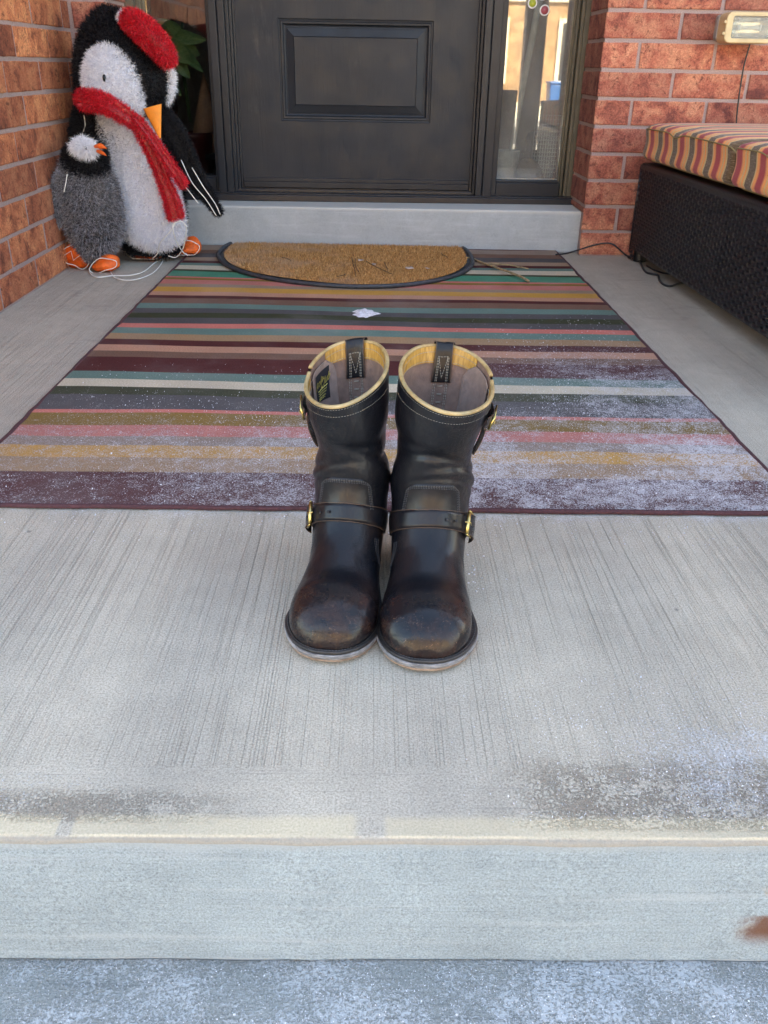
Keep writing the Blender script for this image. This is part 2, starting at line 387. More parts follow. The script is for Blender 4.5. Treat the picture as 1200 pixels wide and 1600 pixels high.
# ---- leather
def leather(name, black, brown, wear):
    g = G(name, rough=.3, spec=.24, coat=.12, coatr=.12); o = g.obj()
    X, Y, Z = g.xyz(o)[:3]
    w = g.attr('wear')
    n = g.noise(o, 26, 5, .6, .5); n2 = g.noise(o, 9, 3, .5)
    f = g.mul(w, g.ss(g.addm(n, g.mul(n2, .6)), .62, 1.0))
    c = g.mix(f, black, brown)
    scr = g.noise(g.scale(o, (900, 60, 60)), 1, 4, .8, .3)
    c = g.mix(g.mul(g.ss(scr, .68, .78), g.mul(w, .35)), c, (.23, .13, .085))
    scf = g.mul(g.ss(g.noise(g.scale(o, (1, 3, 1)), 300, 5, .8), .58, .66), g.ss(g.noise(o, 45, 4, .7), .48, .60))
    c = g.mix(g.mul(scf, g.mul(w, wear)), c, (.30, .17, .11))
    g.set('col', c)
    rr = g.addm(g.nd('MapRange', {0: w, 1: 0.0, 2: .8, 3: .40, 4: .26}).outputs[0], g.mul(g.math('SUBTRACT', g.addm(g.mul(n, .5), g.mul(g.noise(o, 200, 4, .75), .5)), .5), .45)); g.set('rough', rr)
    crz = g.math('ABSOLUTE', g.math('SUBTRACT', g.noise(g.scale(o, (1.0, 1.6, 2.6)), 30, 4, .6, 1.2), .5)); crz = g.mul(g.ss(crz, .035, .0), g.ss(g.noise(o, 12, 2), .45, .6))
    g.bump(g.addm(g.addm(g.mul(g.noise(o, 900, 3, .6), .10), g.mul(g.noise(o, 90, 4, .6), .35)), g.math('SUBTRACT', g.mul(g.noise(g.scale(o, (1.6, .7, 1)), 22, 3, .6), 1.6), g.mul(crz, .12))), .0013)
    return g.m
M['leather'] = leather('worn_black_leather', (.0045, .0055, .0080), (.030, .0145, .0105), .8)
M['strap'] = leather('black_strap_leather', (.0050, .0058, .0080), (.03, .015, .011), .4)
g = G('cut_leather_edge', rough=.6, col=(.07, .04, .026)); M['cut'] = g.m
M['lining'] = plain('brown_lining', (.20, .122, .092), .75, var=.28, nscale=60, bump=.0008, bscale=500)
M['gusset'] = plain('pale_gusset', (.235, .165, .135), .75, var=.18, nscale=90, bump=.0006)
g = G('gold_binding', rough=.42); o = g.obj(); c = g.ramp(g.noise(o, 55, 5, .65), [(.3, (.24, .15, .055)), (.5, (.38, .26, .115)), (.75, (.50, .37, .19))])
c = g.mix(g.ss(g.noise(o, 28, 3), .50, .70, 0, .55), c, (.17, .16, .10)); g.set('col', c); g.bump(g.noise(o, 400, 3), .0003); M['gold'] = g.m
g = G('quilted_gold_band', rough=.5); o = g.obj(); g.set('col', g.ramp(g.noise(g.scale(o, (300, 300, 50)), 1, 3), [(.3, (.30, .145, .025)), (.7, (.55, .31, .07))])); M['goldband'] = g.m
M['brass'] = plain('brass', (.55, .42, .16), .30, 1.0, var=.30, nscale=60)
M['thread_w'] = plain('cream_thread', (.36, .33, .27), .7, var=.1)
M['thread_k'] = plain('dark_thread', (.075, .075, .08), .6, var=.2)
g = G('sole_edge', rough=.62); o = g.obj(); X, Y, Z = g.xyz(o)[:3]
c = g.ramp(g.addm(g.mul(g.noise(g.scale(o, (1, 1, 5)), 60, 6, .75), .8), g.mul(g.noise(o, 14, 3), .3)), [(.36, (.050, .044, .044)), (.50, (.15, .14, .14)), (.68, (.34, .325, .33))])
g.set('col', c); g.bump(g.noise(g.scale(o, (1, 1, 7)), 110, 4, .7), .0014); M['sole'] = g.m
M['outsole'] = plain('outsole_rubber', (.25, .17, .12), .8, var=.5, nscale=70, bump=.001)
M['welt'] = plain('welt_leather', (.022, .019, .019), .5, var=.5, nscale=90, bump=.001)
M['label_black'] = plain('label_black', (.010, .010, .014), .7)
M['label_gold'] = plain('label_gold', (.55, .46, .12), .6)

# ---- tinsel and cloth
def tinsel(name, lo, hi, rough=.35, metal=0.0, spec=.5):
    g = G(name, rough=rough, metal=metal, spec=.12 if hi[0] < .1 else spec); t = g.attr('tint')
    g.set('col', g.ramp(t, [(0, lo), (1, hi)])); return g.m
M['t_white'] = tinsel('white_tinsel', (.66, .68, .76), (.97, .97, .99), .4)
M['t_black'] = tinsel('black_tinsel', (.002, .002, .003), (.030, .029, .033), .5)
M['t_red'] = tinsel('red_tinsel', (.28, .002, .006), (.95, .02, .045), .35)
M['t_grey'] = tinsel('grey_tinsel', (.006, .006, .008), (.42, .41, .44), .45)
M['orange'] = plain('orange_felt', (.80, .13, .015), .6, var=.25, nscale=50, bump=.002, bscale=120)
M['beak'] = plain('orange_beak_felt', (.85, .26, .02), .6, var=.1, nscale=50, bump=.001)
M['wire_w'] = plain('white_cord', (.78, .76, .70), .45, var=.05)
M['cord_k'] = plain('black_cord', (.012, .012, .014), .4, var=.2)
M['eye'] = plain('eye_black', (.006, .006, .006), .12)
M['wicker'] = plain('dark_resin_wicker', (.013, .0115, .015), .30, var=.35, nscale=35, bump=.0003, bscale=500, spec=.5)
M['black_plastic'] = plain('black_plastic', (.013, .013, .015), .35, var=.2)
# coir
g = G('coir_fibre', rough=.9); t = g.attr('tint'); o = g.obj(); X = g.xyz(o)[0]
c = g.ramp(t, [(0, (.17, .075, .022)), (.5, (.56, .27, .080)), (1, (.80, .48, .20))])
c = g.mix(g.ss(g.addm(g.noise(o, 8, 4), g.mul(X, -.45)), .55, .80, 0, .5), c, (.52, .34, .22))
g.set('col', c); M['coir'] = g.m
M['rubber'] = plain('black_rubber', (.040, .044, .052), .55, var=.3, nscale=60, bump=.001)

# ------------------------------------------------------------------ ground, street
GZ = -.70
mb = MB(); mb.box((-150, -170, GZ-.3), (150, 160, GZ))
g = G('winter_lawn', rough=.95); o = g.obj()
c = g.ramp(g.noise(o, 1.6, 6, .7), [(.3, (.075, .085, .035)), (.7, (.20, .17, .085))])
c = g.mix(g.ss(g.noise(o, .35, 5, .6), .47, .53, 0, .92), c, (.75, .77, .8)); g.set('col', c)
struct(mb.build('lawn', g.m, smooth=False))
mb = MB(); mb.box((-150, -17, GZ), (150, -9.5, GZ+.004)); struct(mb.build('road', plain('asphalt', (.06, .06, .062), .9, var=.3, nscale=3, bump=.004), smooth=False))
M['pave'] = plain('pavement_concrete', (.42, .41, .39), .9, var=.2, nscale=3)
mb = MB(); mb.box((-150, -9.0, GZ), (150, -7.6, GZ+.03)); mb.box((-150, -9.5, GZ), (150, -9.3, GZ+.12)); mb.box((-150, -17.2, GZ), (150, -17.0, GZ+.12))
struct(mb.build('pavement', M['pave'], smooth=False))
mb = MB(); mb.box((-.75, -7.6, GZ), (.95, -.35, GZ+.02)); struct(mb.build('path', M['pave'], smooth=False))

# porch slab with a rounded nose
NY, SX0, SX1 = .569, -1.35, 2.9
mb = MB(); r = .006
prof = [(NY, -.1708)]+[(NY, -r-.001)]+[(NY+r-r*cos(a), -r+r*sin(a)) for a in np.linspace(0, pi/2, 7)]+[(3.62, 0.0)]
riser_n = 1
xs = np.linspace(SX0, SX1, 90)
P = []
for x in xs:
    w_ = .0007*sin(x*23)+.0006*sin(x*51+1)
    P.append([(x, y+(w_ if y < .6 else 0), z+(w_*.6 if -.1 < z < 0 and y < .6 else 0)) for y, z in prof])
P = np.array(P)
top = MB(); top.grid(P[:, 1:]); struct(top.build('porch_floor', M['floor'], smooth=True))
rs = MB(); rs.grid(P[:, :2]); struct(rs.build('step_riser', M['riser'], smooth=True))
# sides of the slab and body below
mb = MB(); mb.box((SX0+.002, NY+.004, GZ), (SX1-.002, 3.6, -.014)); struct(mb.build('porch_base', M['pave'], smooth=False))
# lower steps
st = MB(); n = 140; xs = np.linspace(-1.0, 1.15, n); ys = np.linspace(.26, NY+.003, 26)
Pt = [[(x, y, -.175+.0012*sin(x*9)+.0009*sin(x*37+y*60)+.0012*sin(y*40)) for y in ys] for x in xs]
st.grid(Pt, flip=True)
st.grid([[(x, .26, -.175-.0001+.0012*sin(x*9)+.0009*sin(x*37+.26*60)+.0012*sin(.26*40)), (x, .256, -.19), (x, .256, -.35)] for x in xs])
struct(st.build('step', M['tread']))
mb = MB(); mb.box((-1.0, -.05, -.55), (1.15, .25, -.35)); mb.box((-1.0, -.35, GZ), (1.15, -.052, -.525)); mb.box((-1.0, .252, -.60), (1.15, .562, -.19))
struct(mb.build('lower_steps', M['pave'], smooth=False, bevel=.01))

# ------------------------------------------------------------------ the brick house
house = thing('brick_house', 'brick house front with charcoal front door and glazed sidelights', 'house', (0, 3.5, 0))
HP = house
CO = .0915
def brick_face(mb, org, ud, nd_, u0, u1, z0, z1, mod, offs, depth=.0045, blen=None, gap=.0125, seed=0, tlo=0., thi=1.):
    """bricks stand proud of a mortar bed; org at (u=0,z=0), ud along, nd_ outward"""
    g_ = random.Random(seed); org = Vector(org); ud = Vector(ud); nd_ = Vector(nd_)
    k = math.floor(z0/CO)
    while k*CO < z1-.001:
        a = max(z0, k*CO+gap/2); b = min(z1, (k+1)*CO-gap/2)
        off = offs[k % 2]; j = math.floor((u0-off)/mod)-1
        while off+j*mod < u1:
            s = max(u0, off+j*mod+gap/2); e = min(u1, off+(j+1)*mod-gap/2); j += 1
            if e-s < .012 or b-a < .012: continue
            s += g_.uniform(-.0012, .0012); e += g_.uniform(-.0012, .0012) if e < u1-.001 else 0
            d = depth+g_.uniform(-.0015, .0015); t = g_.uniform(tlo, thi); ch = .0035
            zz0, zz1 = a+g_.uniform(-.0008, .0008), b+g_.uniform(-.0008, .0008)
            # irregular outline
            nu = 9; vv = []; ring0 = []; ring1 = []
            pts = [(s+(e-s)*q/nu, zz0) for q in range(nu)]+[(e, zz0+(zz1-zz0)*q/3) for q in range(3)]+[(e-(e-s)*q/nu, zz1) for q in range(nu)]+[(s, zz1-(zz1-zz0)*q/3) for q in range(3)]
            cu, cz = (s+e)/2, (zz0+zz1)/2
            O = []; I = []
            for (pu, pz) in pts:
                ju, jz = g_.uniform(-.0009, .0009), g_.uniform(-.0009, .0009)
                O.append((pu+ju, pz+jz))
                I.append((pu+ju+(ch if pu < cu else -ch)*(1 if abs(pu-cu) > (e-s)/2-.0001 or True else 0)*(1.0 if abs(pu-cu) > (e-s)*.42 else 0), pz+jz+(ch if pz < cz else -ch)*(1.0 if abs(pz-cz) > (zz1-zz0)*.4 else 0)))
            nP = len(pts)
            V = [org+ud*p[0]+Vector((0, 0, p[1]))+nd_*0.0 for p in O]+[org+ud*p[0]+Vector((0, 0, p[1]))+nd_*(d-.0016) for p in O]+[org+ud*p[0]+Vector((0, 0, p[1]))+nd_*d for p in I]
            F = []
            for i in range(nP):
                i2 = (i+1) % nP
                F.append((i, i2, nP+i2, nP+i)); F.append((nP+i, nP+i2, 2*nP+i2, 2*nP+i))
            F.append(tuple(2*nP+i for i in range(nP)))
            mb.add(V, F, 0, t)
        k += 1
    return mb
WY = 3.40; LX = -1.055; TOP = 1.6
def fix_normals(o):
    bm = bmesh.new(); bm.from_mesh(o.data); bmesh.ops.recalc_face_normals(bm, faces=bm.faces); bm.to_mesh(o.data); bm.free(); return o
# left porch wall (runs towards the street), face at x = LX
mb = MB()
brick_face(mb, (LX-.0045, 0, 0), (0, 1, 0), (1, 0, 0), .9, WY+.0, 0.004, TOP, .292, (2.745, 2.862), seed=3)
o = mb.build('wall_bricks', M['brick_l'], None, smooth=False)
wl = MB(); wl.box((LX-.2, .9, -.01), (LX-.0040, WY+.35, 5.8)); wlo = wl.build('wall', M['mortar'], HP, smooth=False)
wlo.matrix_parent_inverse = Matrix.Translation((0, -3.5, 0)); tag(wlo, 'warm-tinted brick side wall left of the penguins')
def bits(o, par):
    o.parent = par
    o.matrix_parent_inverse = Matrix.Translation((0, -3.5, 0)) if par is HP else Matrix.Identity(4)
    return o
o.name = 'brick_course'; bits(o, wlo); fix_normals(o)
# back wall, left pier and right part
mb = MB()
brick_face(mb, (0, WY+.0045, 0), (1, 0, 0), (0, -1, 0), LX+.012, -.925, .004, TOP, .267, (-1.13, -1.0), seed=11)
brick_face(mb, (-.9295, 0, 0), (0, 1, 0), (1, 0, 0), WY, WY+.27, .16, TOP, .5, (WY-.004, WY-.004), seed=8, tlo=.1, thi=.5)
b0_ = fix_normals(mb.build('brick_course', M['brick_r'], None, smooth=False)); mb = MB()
brick_face(mb, (0, WY+.0045, 0), (1, 0, 0), (0, -1, 0), .787, 2.9, .004, TOP, .267, (.7815, .6485), seed=5)
# the returns into the door opening
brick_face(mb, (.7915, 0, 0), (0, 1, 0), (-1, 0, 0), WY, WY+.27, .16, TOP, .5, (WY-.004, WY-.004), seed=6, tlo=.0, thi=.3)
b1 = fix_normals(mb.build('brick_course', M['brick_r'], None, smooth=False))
mb = MB(); mb.box((LX-.008, WY+.0040, -.01), (-.930, WY+.27, 5.8)); mb.box((.792, WY+.0040, .0), (2.9, WY+.27, 5.8)); mb.box((-.930, WY+.0040, 2.3), (.792, WY+.27, 5.8))
w2 = bits(mb.build('wall', M['mortar'], None, smooth=False), HP); tag(w2, 'red brick front wall beside the door'); bits(b1, w2); bits(b0_, w2)
# long upper walls
mb = MB(); mb.box((-7, WY+.3, GZ), (LX-.2, 10, 5.8)); mb.box((2.9, WY+.01, GZ), (8, 10, 5.8))
bits(mb.build('wall', M['brick_r'], None, smooth=False), HP)
mb = MB(); mb.add([(-7.5, 2.2, 5.8), (8.5, 2.2, 5.8), (8.5, 7, 8.2), (-7.5, 7, 8.2), (-7.5, 10.5, 5.8), (8.5, 10.5, 5.8)], [(0, 1, 2, 3), (3, 2, 5, 4), (0, 3, 4), (1, 5, 2), (0, 4, 5, 1)])
bits(mb.build('roof', plain('roof_shingle', (.07, .065, .06), .9, var=.4, nscale=8), None, smooth=False), HP)
# porch ceiling and post
mb = MB(); mb.box((LX-.3, 2.25, 2.75), (3.1, WY+.006, 3.0))  # unseen; depth shaped so more sky light reaches the rug
bits(mb.build('porch_ceiling', plain('ceiling_white', (.66, .64, .60), .7), None, smooth=False), HP)
# concrete doorstep (slightly skew, as laid)
mb = MB()
def frontY(x): return 3.505-(x+.95)*.028
vv = [(-.924, frontY(-.924), 0), (.797, frontY(.797), 0), (.797, 3.75, 0), (-.924, 3.75, 0)]
vv = vv+[(p[0], p[1], .150+.006*(p[0]+.9)/1.7) for p in vv]
mb.add(vv, [(0, 3, 2, 1), (4, 5, 6, 7), (0, 1, 5, 4), (1, 2, 6, 5), (2, 3, 7, 6), (3, 0, 4, 7)])
bits(mb.build('doorstep', M['doorstep'], None, smooth=False, bevel=.006), HP)
# sill (threshold)
mb = MB(); mb.box((-.935, 3.632, .1525), (.796, 3.80, .176)); mb.box((-.935, 3.645, .176), (.796, 3.70, .181)); mb.box((-.56, 3.700, .176), (.40, 3.712, .190)); mb.box((-.56, 3.716, .178), (.40, 3.728, .1935))
bits(mb.build('threshold', M['sill'], None, smooth=False, bevel=.0015), HP)
# jambs and frames: stepped vertical profiles
def jamb(x0, x1, y0, steps, name='door_jamb', mat='frame', z0=.1765, z1=2.25):
    """steps: list of (fraction0, fraction1, y face)"""
    mb = MB()
    for a, b, yf in steps:
        mb.box((x0+(x1-x0)*a, yf, z0), (x0+(x1-x0)*b, 3.80, z1))
    return bits(mb.build(name, M[mat], None, smooth=False, bevel=.002), HP)
jamb(.380, .486, 0, [(.0, .10, 3.716), (.10, .20, 3.692), (.20, .43, 3.668), (.43, .47, 3.674), (.47, .80, 3.664), (.80, 1.0, 3.684)])
jamb(-.640, -.536, 0, [(0, .14, 3.690), (.14, .42, 3.662), (.42, .46, 3.672), (.46, .70, 3.664), (.70, .82, 3.690), (.82, .92, 3.702), (.92, 1.0, 3.716)])
jamb(.744, .797, 0, [(.0, .14, 3.74), (.14, .30, 3.722), (.30, .38, 3.732), (.38, .62, 3.704), (.62, 1.0, 3.698)], 'sidelight_jamb', 'beige_refl')
jamb(.797-.0005, .862, 0, [(0, .3, 3.674), (.3, 1.0, 3.668)], 'sidelight_jamb')
jamb(-.936, -.872, 0, [(.0, .55, 3.665), (.55, .60, 3.69), (.6, .85, 3.700), (.85, 1.0, 3.73)], 'sidelight_jamb', 'beige_refl')
# header far above
mb = MB(); mb.box((-.936, 3.66, 2.25), (.80, 3.80, 2.32)); bits(mb.build('door_header', M['frame'], None, smooth=False, bevel=.002), HP)
# door leaf with raised panels
door = bits(MB().box((0, 0, 0), (0, 0, 0)).build('door', M['door'], None), HP)
def door_leaf(me_obj):
    mb = MB(); x0, x1, z0, z1, Yf = -.5355, .3795, .197, 2.24, 3.722
    panels = [(-.375, .213, .441, .794), (-.375, .213, 1.02, 1.38), (-.375, .213, 1.60, 2.06)]
    xsn = [x0, -.375, .213, x1]; zsn = [z0]+[q for p in panels for q in (p[2], p[3])]+[z1]
    for i in range(3):
        for j in range(len(zsn)-1):
            if i == 1 and j % 2 == 1: continue
            mb.add([(xsn[i], Yf, zsn[j]), (xsn[i+1], Yf, zsn[j]), (xsn[i+1], Yf, zsn[j+1]), (xsn[i], Yf, zsn[j+1])], [(0, 1, 2, 3)])
    for (a, b, c, d) in panels:
        rings = [(0, 0), (.003, .0035), (.008, .0045), (.011, -.001), (.017, -.0005), (.022, .008), (.026, .0095), (.030, .0085), (.0305, .0105), (.058, .0025), (.060, -.0005), (.0615, .0005)]
        R_l = [[(a+i_, Yf+d_, c+i_), (b-i_, Yf+d_, c+i_), (b-i_, Yf+d_, d-i_), (a+i_, Yf+d_, d-i_)] for i_, d_ in rings]
        mb.grid(R_l, closed_v=True, flip=True)
        q = R_l[-1]; mb.add(q, [(0, 1, 2, 3)])
    mb.add([(x0, Yf, z0), (x1, Yf, z0), (x1, Yf+.045, z0), (x0, Yf+.045, z0), (x0, Yf, z1), (x1, Yf, z1), (x1, Yf+.045, z1), (x0, Yf+.045, z1)], [(0, 3, 2, 1), (1, 2, 6, 5), (3, 0, 4, 7), (2, 3, 7, 6), (4, 5, 6, 7)])
    o = mb.build('tmp', M['door'], None, smooth=False); fix_normals(o)
    me_obj.data = o.data; bpy.data.objects.remove(o); return me_obj
door_leaf(door)
mb = MB(); mb.box((-.532, 3.708, .1955), (.376, 3.7215, .217)); mb.box((-.532, 3.713, .217), (.376, 3.7218, .232))
bits(mb.build('door_sweep', M['frame'], None, smooth=False, bevel=.0015), door)
mb = MB(); mb.tube([(-.49, 3.70, 1.12), (-.49, 3.665, 1.12)], .026, 16); mb.tube([(-.49, 3.668, 1.12), (-.37, 3.668, 1.12)], .009, 10); bits(mb.build('handle', M['brass'], None), door)
# sidelights
def sidelight(x0, x1, gm='glass'):
    mb = MB(); zb = .237
    mb.box((x0, 3.690, .1765), (x1, 3.79, zb-.008)); mb.box((x0+.001, 3.700, zb-.008), (x1-.001, 3.785, zb)); f = bits(mb.build('window', M['frame'], None, smooth=False, bevel=.0018), HP)
    tr_ = MB(); tr_.box((x0, 3.70, 2.18), (x1, 3.79, 2.25)); bits(tr_.build('top_rail', M['frame'], None, smooth=False, bevel=.0018), f)
    p = MB(); p.box((x0+.0015, 3.742, zb+.0005), (x1-.0015, 3.752, 2.18)); bits(p.build('pane', M[gm], None, smooth=False), f)
    return f
sidelight(.487, .743, 'hazy'); sidelight(-.8715, -.641)
# pale sealant bead under the right pane
mb = MB(); mb.tube([(.488, 3.7405, .2395), (.742, 3.7405, .2395)], .0022, 6); bits(mb.build('sealant_bead', plain('sealant', (.5, .48, .44), .6), None), HP)

# ------------------------------------------------------------------ hallway inside the house
hall = thing('hallway', 'dim hallway seen through the glass beside the door', 'room', (0, 4.2, .16))
mb = MB(); M['hallwall'] = plain('hall_wall', (.34, .26, .20), .8); M['hallfloor'] = plain('hall_floor', (.16, .10, .06), .35)
def hp(o, par=None):
    o.parent = par or hall
    if par is None: o.matrix_parent_inverse = Matrix.Translation((0, -4.2, -.16))
    return o
mb.box((-2.2, 6.0, .15), (2.4, 6.1, 2.6)); mb.box((-2.2, 3.83, .15), (-2.1, 6.0, 2.6)); mb.box((2.3, 3.83, .15), (2.4, 6.0, 2.6)); mb.box((-2.2, 3.83, 2.5), (2.4, 6.1, 2.6))
mb.box((-2.2, 3.805, .15), (-.87, 3.83, 2.6)); mb.box((.75, 3.805, .15), (2.4, 3.83, 2.6)); mb.box((-.64, 3.805, .15), (.485, 3.83, 2.6)); hp(mb.build('room_wall', M['hallwall'], None, smooth=False))
mb = MB(); mb.box((-2.2, 3.80, .10), (2.4, 6.1, .158)); hp(mb.build('room_floor', M['hallfloor'], None, smooth=False))
# plant behind the left sidelight
plant = thing('potted_plant', 'broad leafed green plant behind the left door window, beside the red hat', 'plant', (-.77, 3.98, .16))
def rel(o, e): o.parent = e; o.matrix_parent_inverse = e.matrix_world.inverted() if False else Matrix.Translation(-Vector(e.location)); return o
mb = MB(); tip0 = at(262, 40, 3.92)
for k, (u0, v0, u1, v1, w) in enumerate([(255, 48, 300, 98, .020), (248, 42, 322, 62, .016), (262, 60, 296, 122, .017), (250, 70, 283, 150, .014), (240, 36, 282, 42, .02), (270, 50, 312, 86, .018), (258, 40, 318, 112, .014), (246, 60, 262, 160, .013)]):
    a = at(u0, v0, 3.90+.01*k); b = at(u1, v1, 3.84+.02*(k % 3)); L = b-a; n_ = 9; rows = []
    sd_ = np.cross(L, [0, 1, .25]); sd_ /= np.linalg.norm(sd_)
    for q in np.linspace(0, 1, n_):
        ww = w*1.7*(sin(pi*min(1, q*.92+.05))**.8); c_ = a+L*q+np.array([0, -.01, -.012])*sin(pi*q)
        rows.append([c_-sd_*ww+np.array([0, -.004, 0]), c_-sd_*ww*.5, c_+np.array([0, .004, 0]), c_+sd_*ww*.5, c_+sd_*ww+np.array([0, -.004, 0])])
    mb.grid(rows, tint=random.random())
g = G('plant_leaf', rough=.4, spec=.5); t = g.attr('tint'); o = g.obj()
g.set('col', g.mix(g.ss(g.noise(g.scale(o, (60, 60, 300)), 1, 2), .45, .6, 0, .4), g.ramp(t, [(0, (.10, .19, .07)), (1, (.23, .32, .11))]), (.30, .36, .18)))
lv = rel(mb.build('leaves', g.m, None), plant)
mb = MB(); mb.tube([(-.78, 3.96, .42), (-.79, 3.95, .6), (-.775, 3.93, .78)], [.008, .007, .005], 6)
rel(mb.build('stem', plain('stem_green', (.08, .12, .04), .6), None), plant)
mb = MB(); prof = [(.03, .16), (.065, .16), (.08, .36), (.085, .38), (.075, .38), (.07, .34)]
mb.grid([[(-.775+r*cos(a), 3.97+r*sin(a), z) for a in np.linspace(0, 2*pi, 20, endpoint=False)] for r, z in prof], closed_v=True)
rel(mb.build('pot', plain('red_pot', (.09, .010, .010), .4), None), plant)
# cone shaped decoration and dark stool inside
mb = MB(); cz = at(322, 175, 4.05)
mb.grid([[(cz[0]+r*cos(a), 4.05+r*sin(a), z) for a in np.linspace(0, 2*pi, 20, endpoint=False)] for r, z in [(.085, .30), (.08, .31), (.003, .60), (.001, .602)]], closed_v=True)
tag(mb.build('cone_decoration', plain('cone_tan', (.42, .22, .13), .7), None), 'tan cone shaped decoration standing inside behind the left glass', 'decoration')
st_ = thing('stool', 'low dark metal stool inside behind the left glass, under the cone', 'stool', (-.74, 4.05, .158))
mb = MB(); mb.box((-.90, 3.92, .275), (-.60, 4.18, .298)); rel(mb.build('seat', M['black_plastic'], None, smooth=False, bevel=.004), st_)
for sx in (-.885, -.615):
    for sy in (3.935, 4.165):
        mb = MB(); mb.tube([(sx, sy, .158), (sx, sy, .276)], .009, 8); rel(mb.build('leg', M['black_plastic'], None), st_)
# things behind the right pane
mb = MB()
pr = [(.0, .16), (.05, .16), (.060, .33), (.063, .335), (.056, .335), (.048, .17)]
mb.grid([[(.545+r*cos(a), 3.90+r*sin(a), z) for a in np.linspace(0, 2*pi, 20, endpoint=False)] for r, z in pr], closed_v=True)
tag(mb.build('bucket', plain('white_plastic', (.66, .64, .60), .4), None), 'small white bucket inside behind the bottom left of the right glass', 'bucket')
mb = MB(); mb.tube([(.56, 3.93, .2), (.60, 3.95, .55), (.645, 3.96, .9), (.68, 3.98, 1.3)], [.011, .012, .014, .014], 8)
tag(mb.build('umbrella', plain('cream_cloth', (.62, .60, .55), .7), None), 'thin cream furled umbrella leaning inside behind the right glass', 'umbrella')
mb = MB(); N_ = 14
mb.grid([[(.635+.075*sin(b)*cos(a)*(1+.12*sin(3*a)), 3.90+.06*sin(b)*sin(a), .225+.075*cos(b)*(1+.1*cos(2*a))) for a in np.linspace(0, 2*pi, 18, endpoint=False)] for b in np.linspace(.02, pi-.02, N_)], closed_v=True)
tag(fix_normals(mb.build('rock', plain('brown_rock', (.20, .13, .08), .85, var=.4, nscale=30, bump=.004), None)), 'round brown rock inside at the foot of the right glass', 'rock')
# wire mesh basket
bk = thing('wire_basket', 'grey wire mesh basket inside behind the lower right of the glass', 'basket', (.74, 4.0, .16))
mb = MB()
for q in np.linspace(0, 1, 20):
    mb.tube([(.66+.20*q, 3.93, .17), (.66+.20*q, 3.90, .47)], .0016, 4)
for z in np.linspace(.17, .47, 20): mb.tube([(.66, 3.93-.1*(z-.17), z), (.87, 3.93-.1*(z-.17), z+.0)], .0016, 4)
rel(mb.build('mesh_side', plain('wire_grey', (.45, .44, .42), .4, .6), None), bk)
mb = MB(); mb.box((.66, 3.945, .16), (.87, 4.15, .40)); rel(mb.build('contents', plain('grey_cloth', (.13, .12, .11), .8, var=.4, nscale=20), None, smooth=False, bevel=.03), bk)
# suncatcher stuck on the right pane
sc = thing('suncatcher', 'clover shaped suncatcher with green and pink discs hanging on the right glass', 'suncatcher', (.60, 3.74, .86))
for (u, v, r, c_) in [(832, 5, .0155, (.36, .42, .05)), (851, 16, .0165, (.33, .08, .10)), (848, -8, .0165, (.55, .6, .62))]:
    p = at(u, v, 3.737); mb = MB()
    mb.tube([(p[0]+r*cos(a), 3.737, p[2]+r*sin(a)) for a in np.linspace(0, 2*pi, 24, endpoint=False)], .0028, 6, closed=True)
    o1 = rel(mb.build('ring', plain('suncatcher_rim', (.75, .74, .72), .4), None), sc)
    mb = MB(); mb.tube([(p[0], 3.7355, p[2]), (p[0], 3.7385, p[2])], r-.002, 20); o2 = mb.build('disc', plain('suncatcher_disc', c_, .25), None); o2.parent = o1

# ------------------------------------------------------------------ rug
RX0, RX1, RY0, RY1 = -.690, .705, 1.232, 3.455
cm = dict(maroon=(.082, .026, .030), tan=(.30, .20, .135), slate=(.080, .078, .095), teal=(.115, .19, .195), white=(.50, .46, .42), green=(.048, .054, .036),
          salmon=(.50, .165, .16), mustard=(.46, .26, .075), olive=(.20, .125, .035), mauve=(.165, .098, .085), jade=(.055, .22, .17), taupe=(.25, .195, .185), ptan=(.42, .235, .19), rose=(.44, .165, .165), gtan=(.27, .20, .17))
stripes = [(1.232, 'maroon'), (1.355, 'tan'), (1.417, 'mustard'), (1.472, 'taupe'), (1.516, 'rose'), (1.571, 'olive'), (1.636, 'salmon'), (1.654, 'slate'), (1.74, 'green'), (1.79, 'white'),
           (1.843, 'teal'), (1.898, 'maroon'), (2.008, 'mauve'), (2.056, 'ptan'), (2.108, 'maroon'), (2.16, 'tan'), (2.217, 'teal'), (2.278, 'salmon'), (2.321, 'slate'), (2.378, 'green'),
           (2.428, 'slate'), (2.478, 'teal'), (2.535, 'mauve'), (2.600, 'maroon'), (2.636, 'ptan'), (2.685, 'mustard'), (2.745, 'gtan'), (2.785, 'rose'), (2.845, 'olive'), (2.872, 'salmon'),
           (2.892, 'jade'), (2.985, 'green'), (3.015, 'white'), (3.085, 'teal'), (3.125, 'maroon'), (3.165, 'gtan'), (3.225, 'slate'), (3.30, 'mauve'), (3.37, 'taupe'), (RY1, None)]
mb = MB(); cols = []
th = .0055; nx = 24
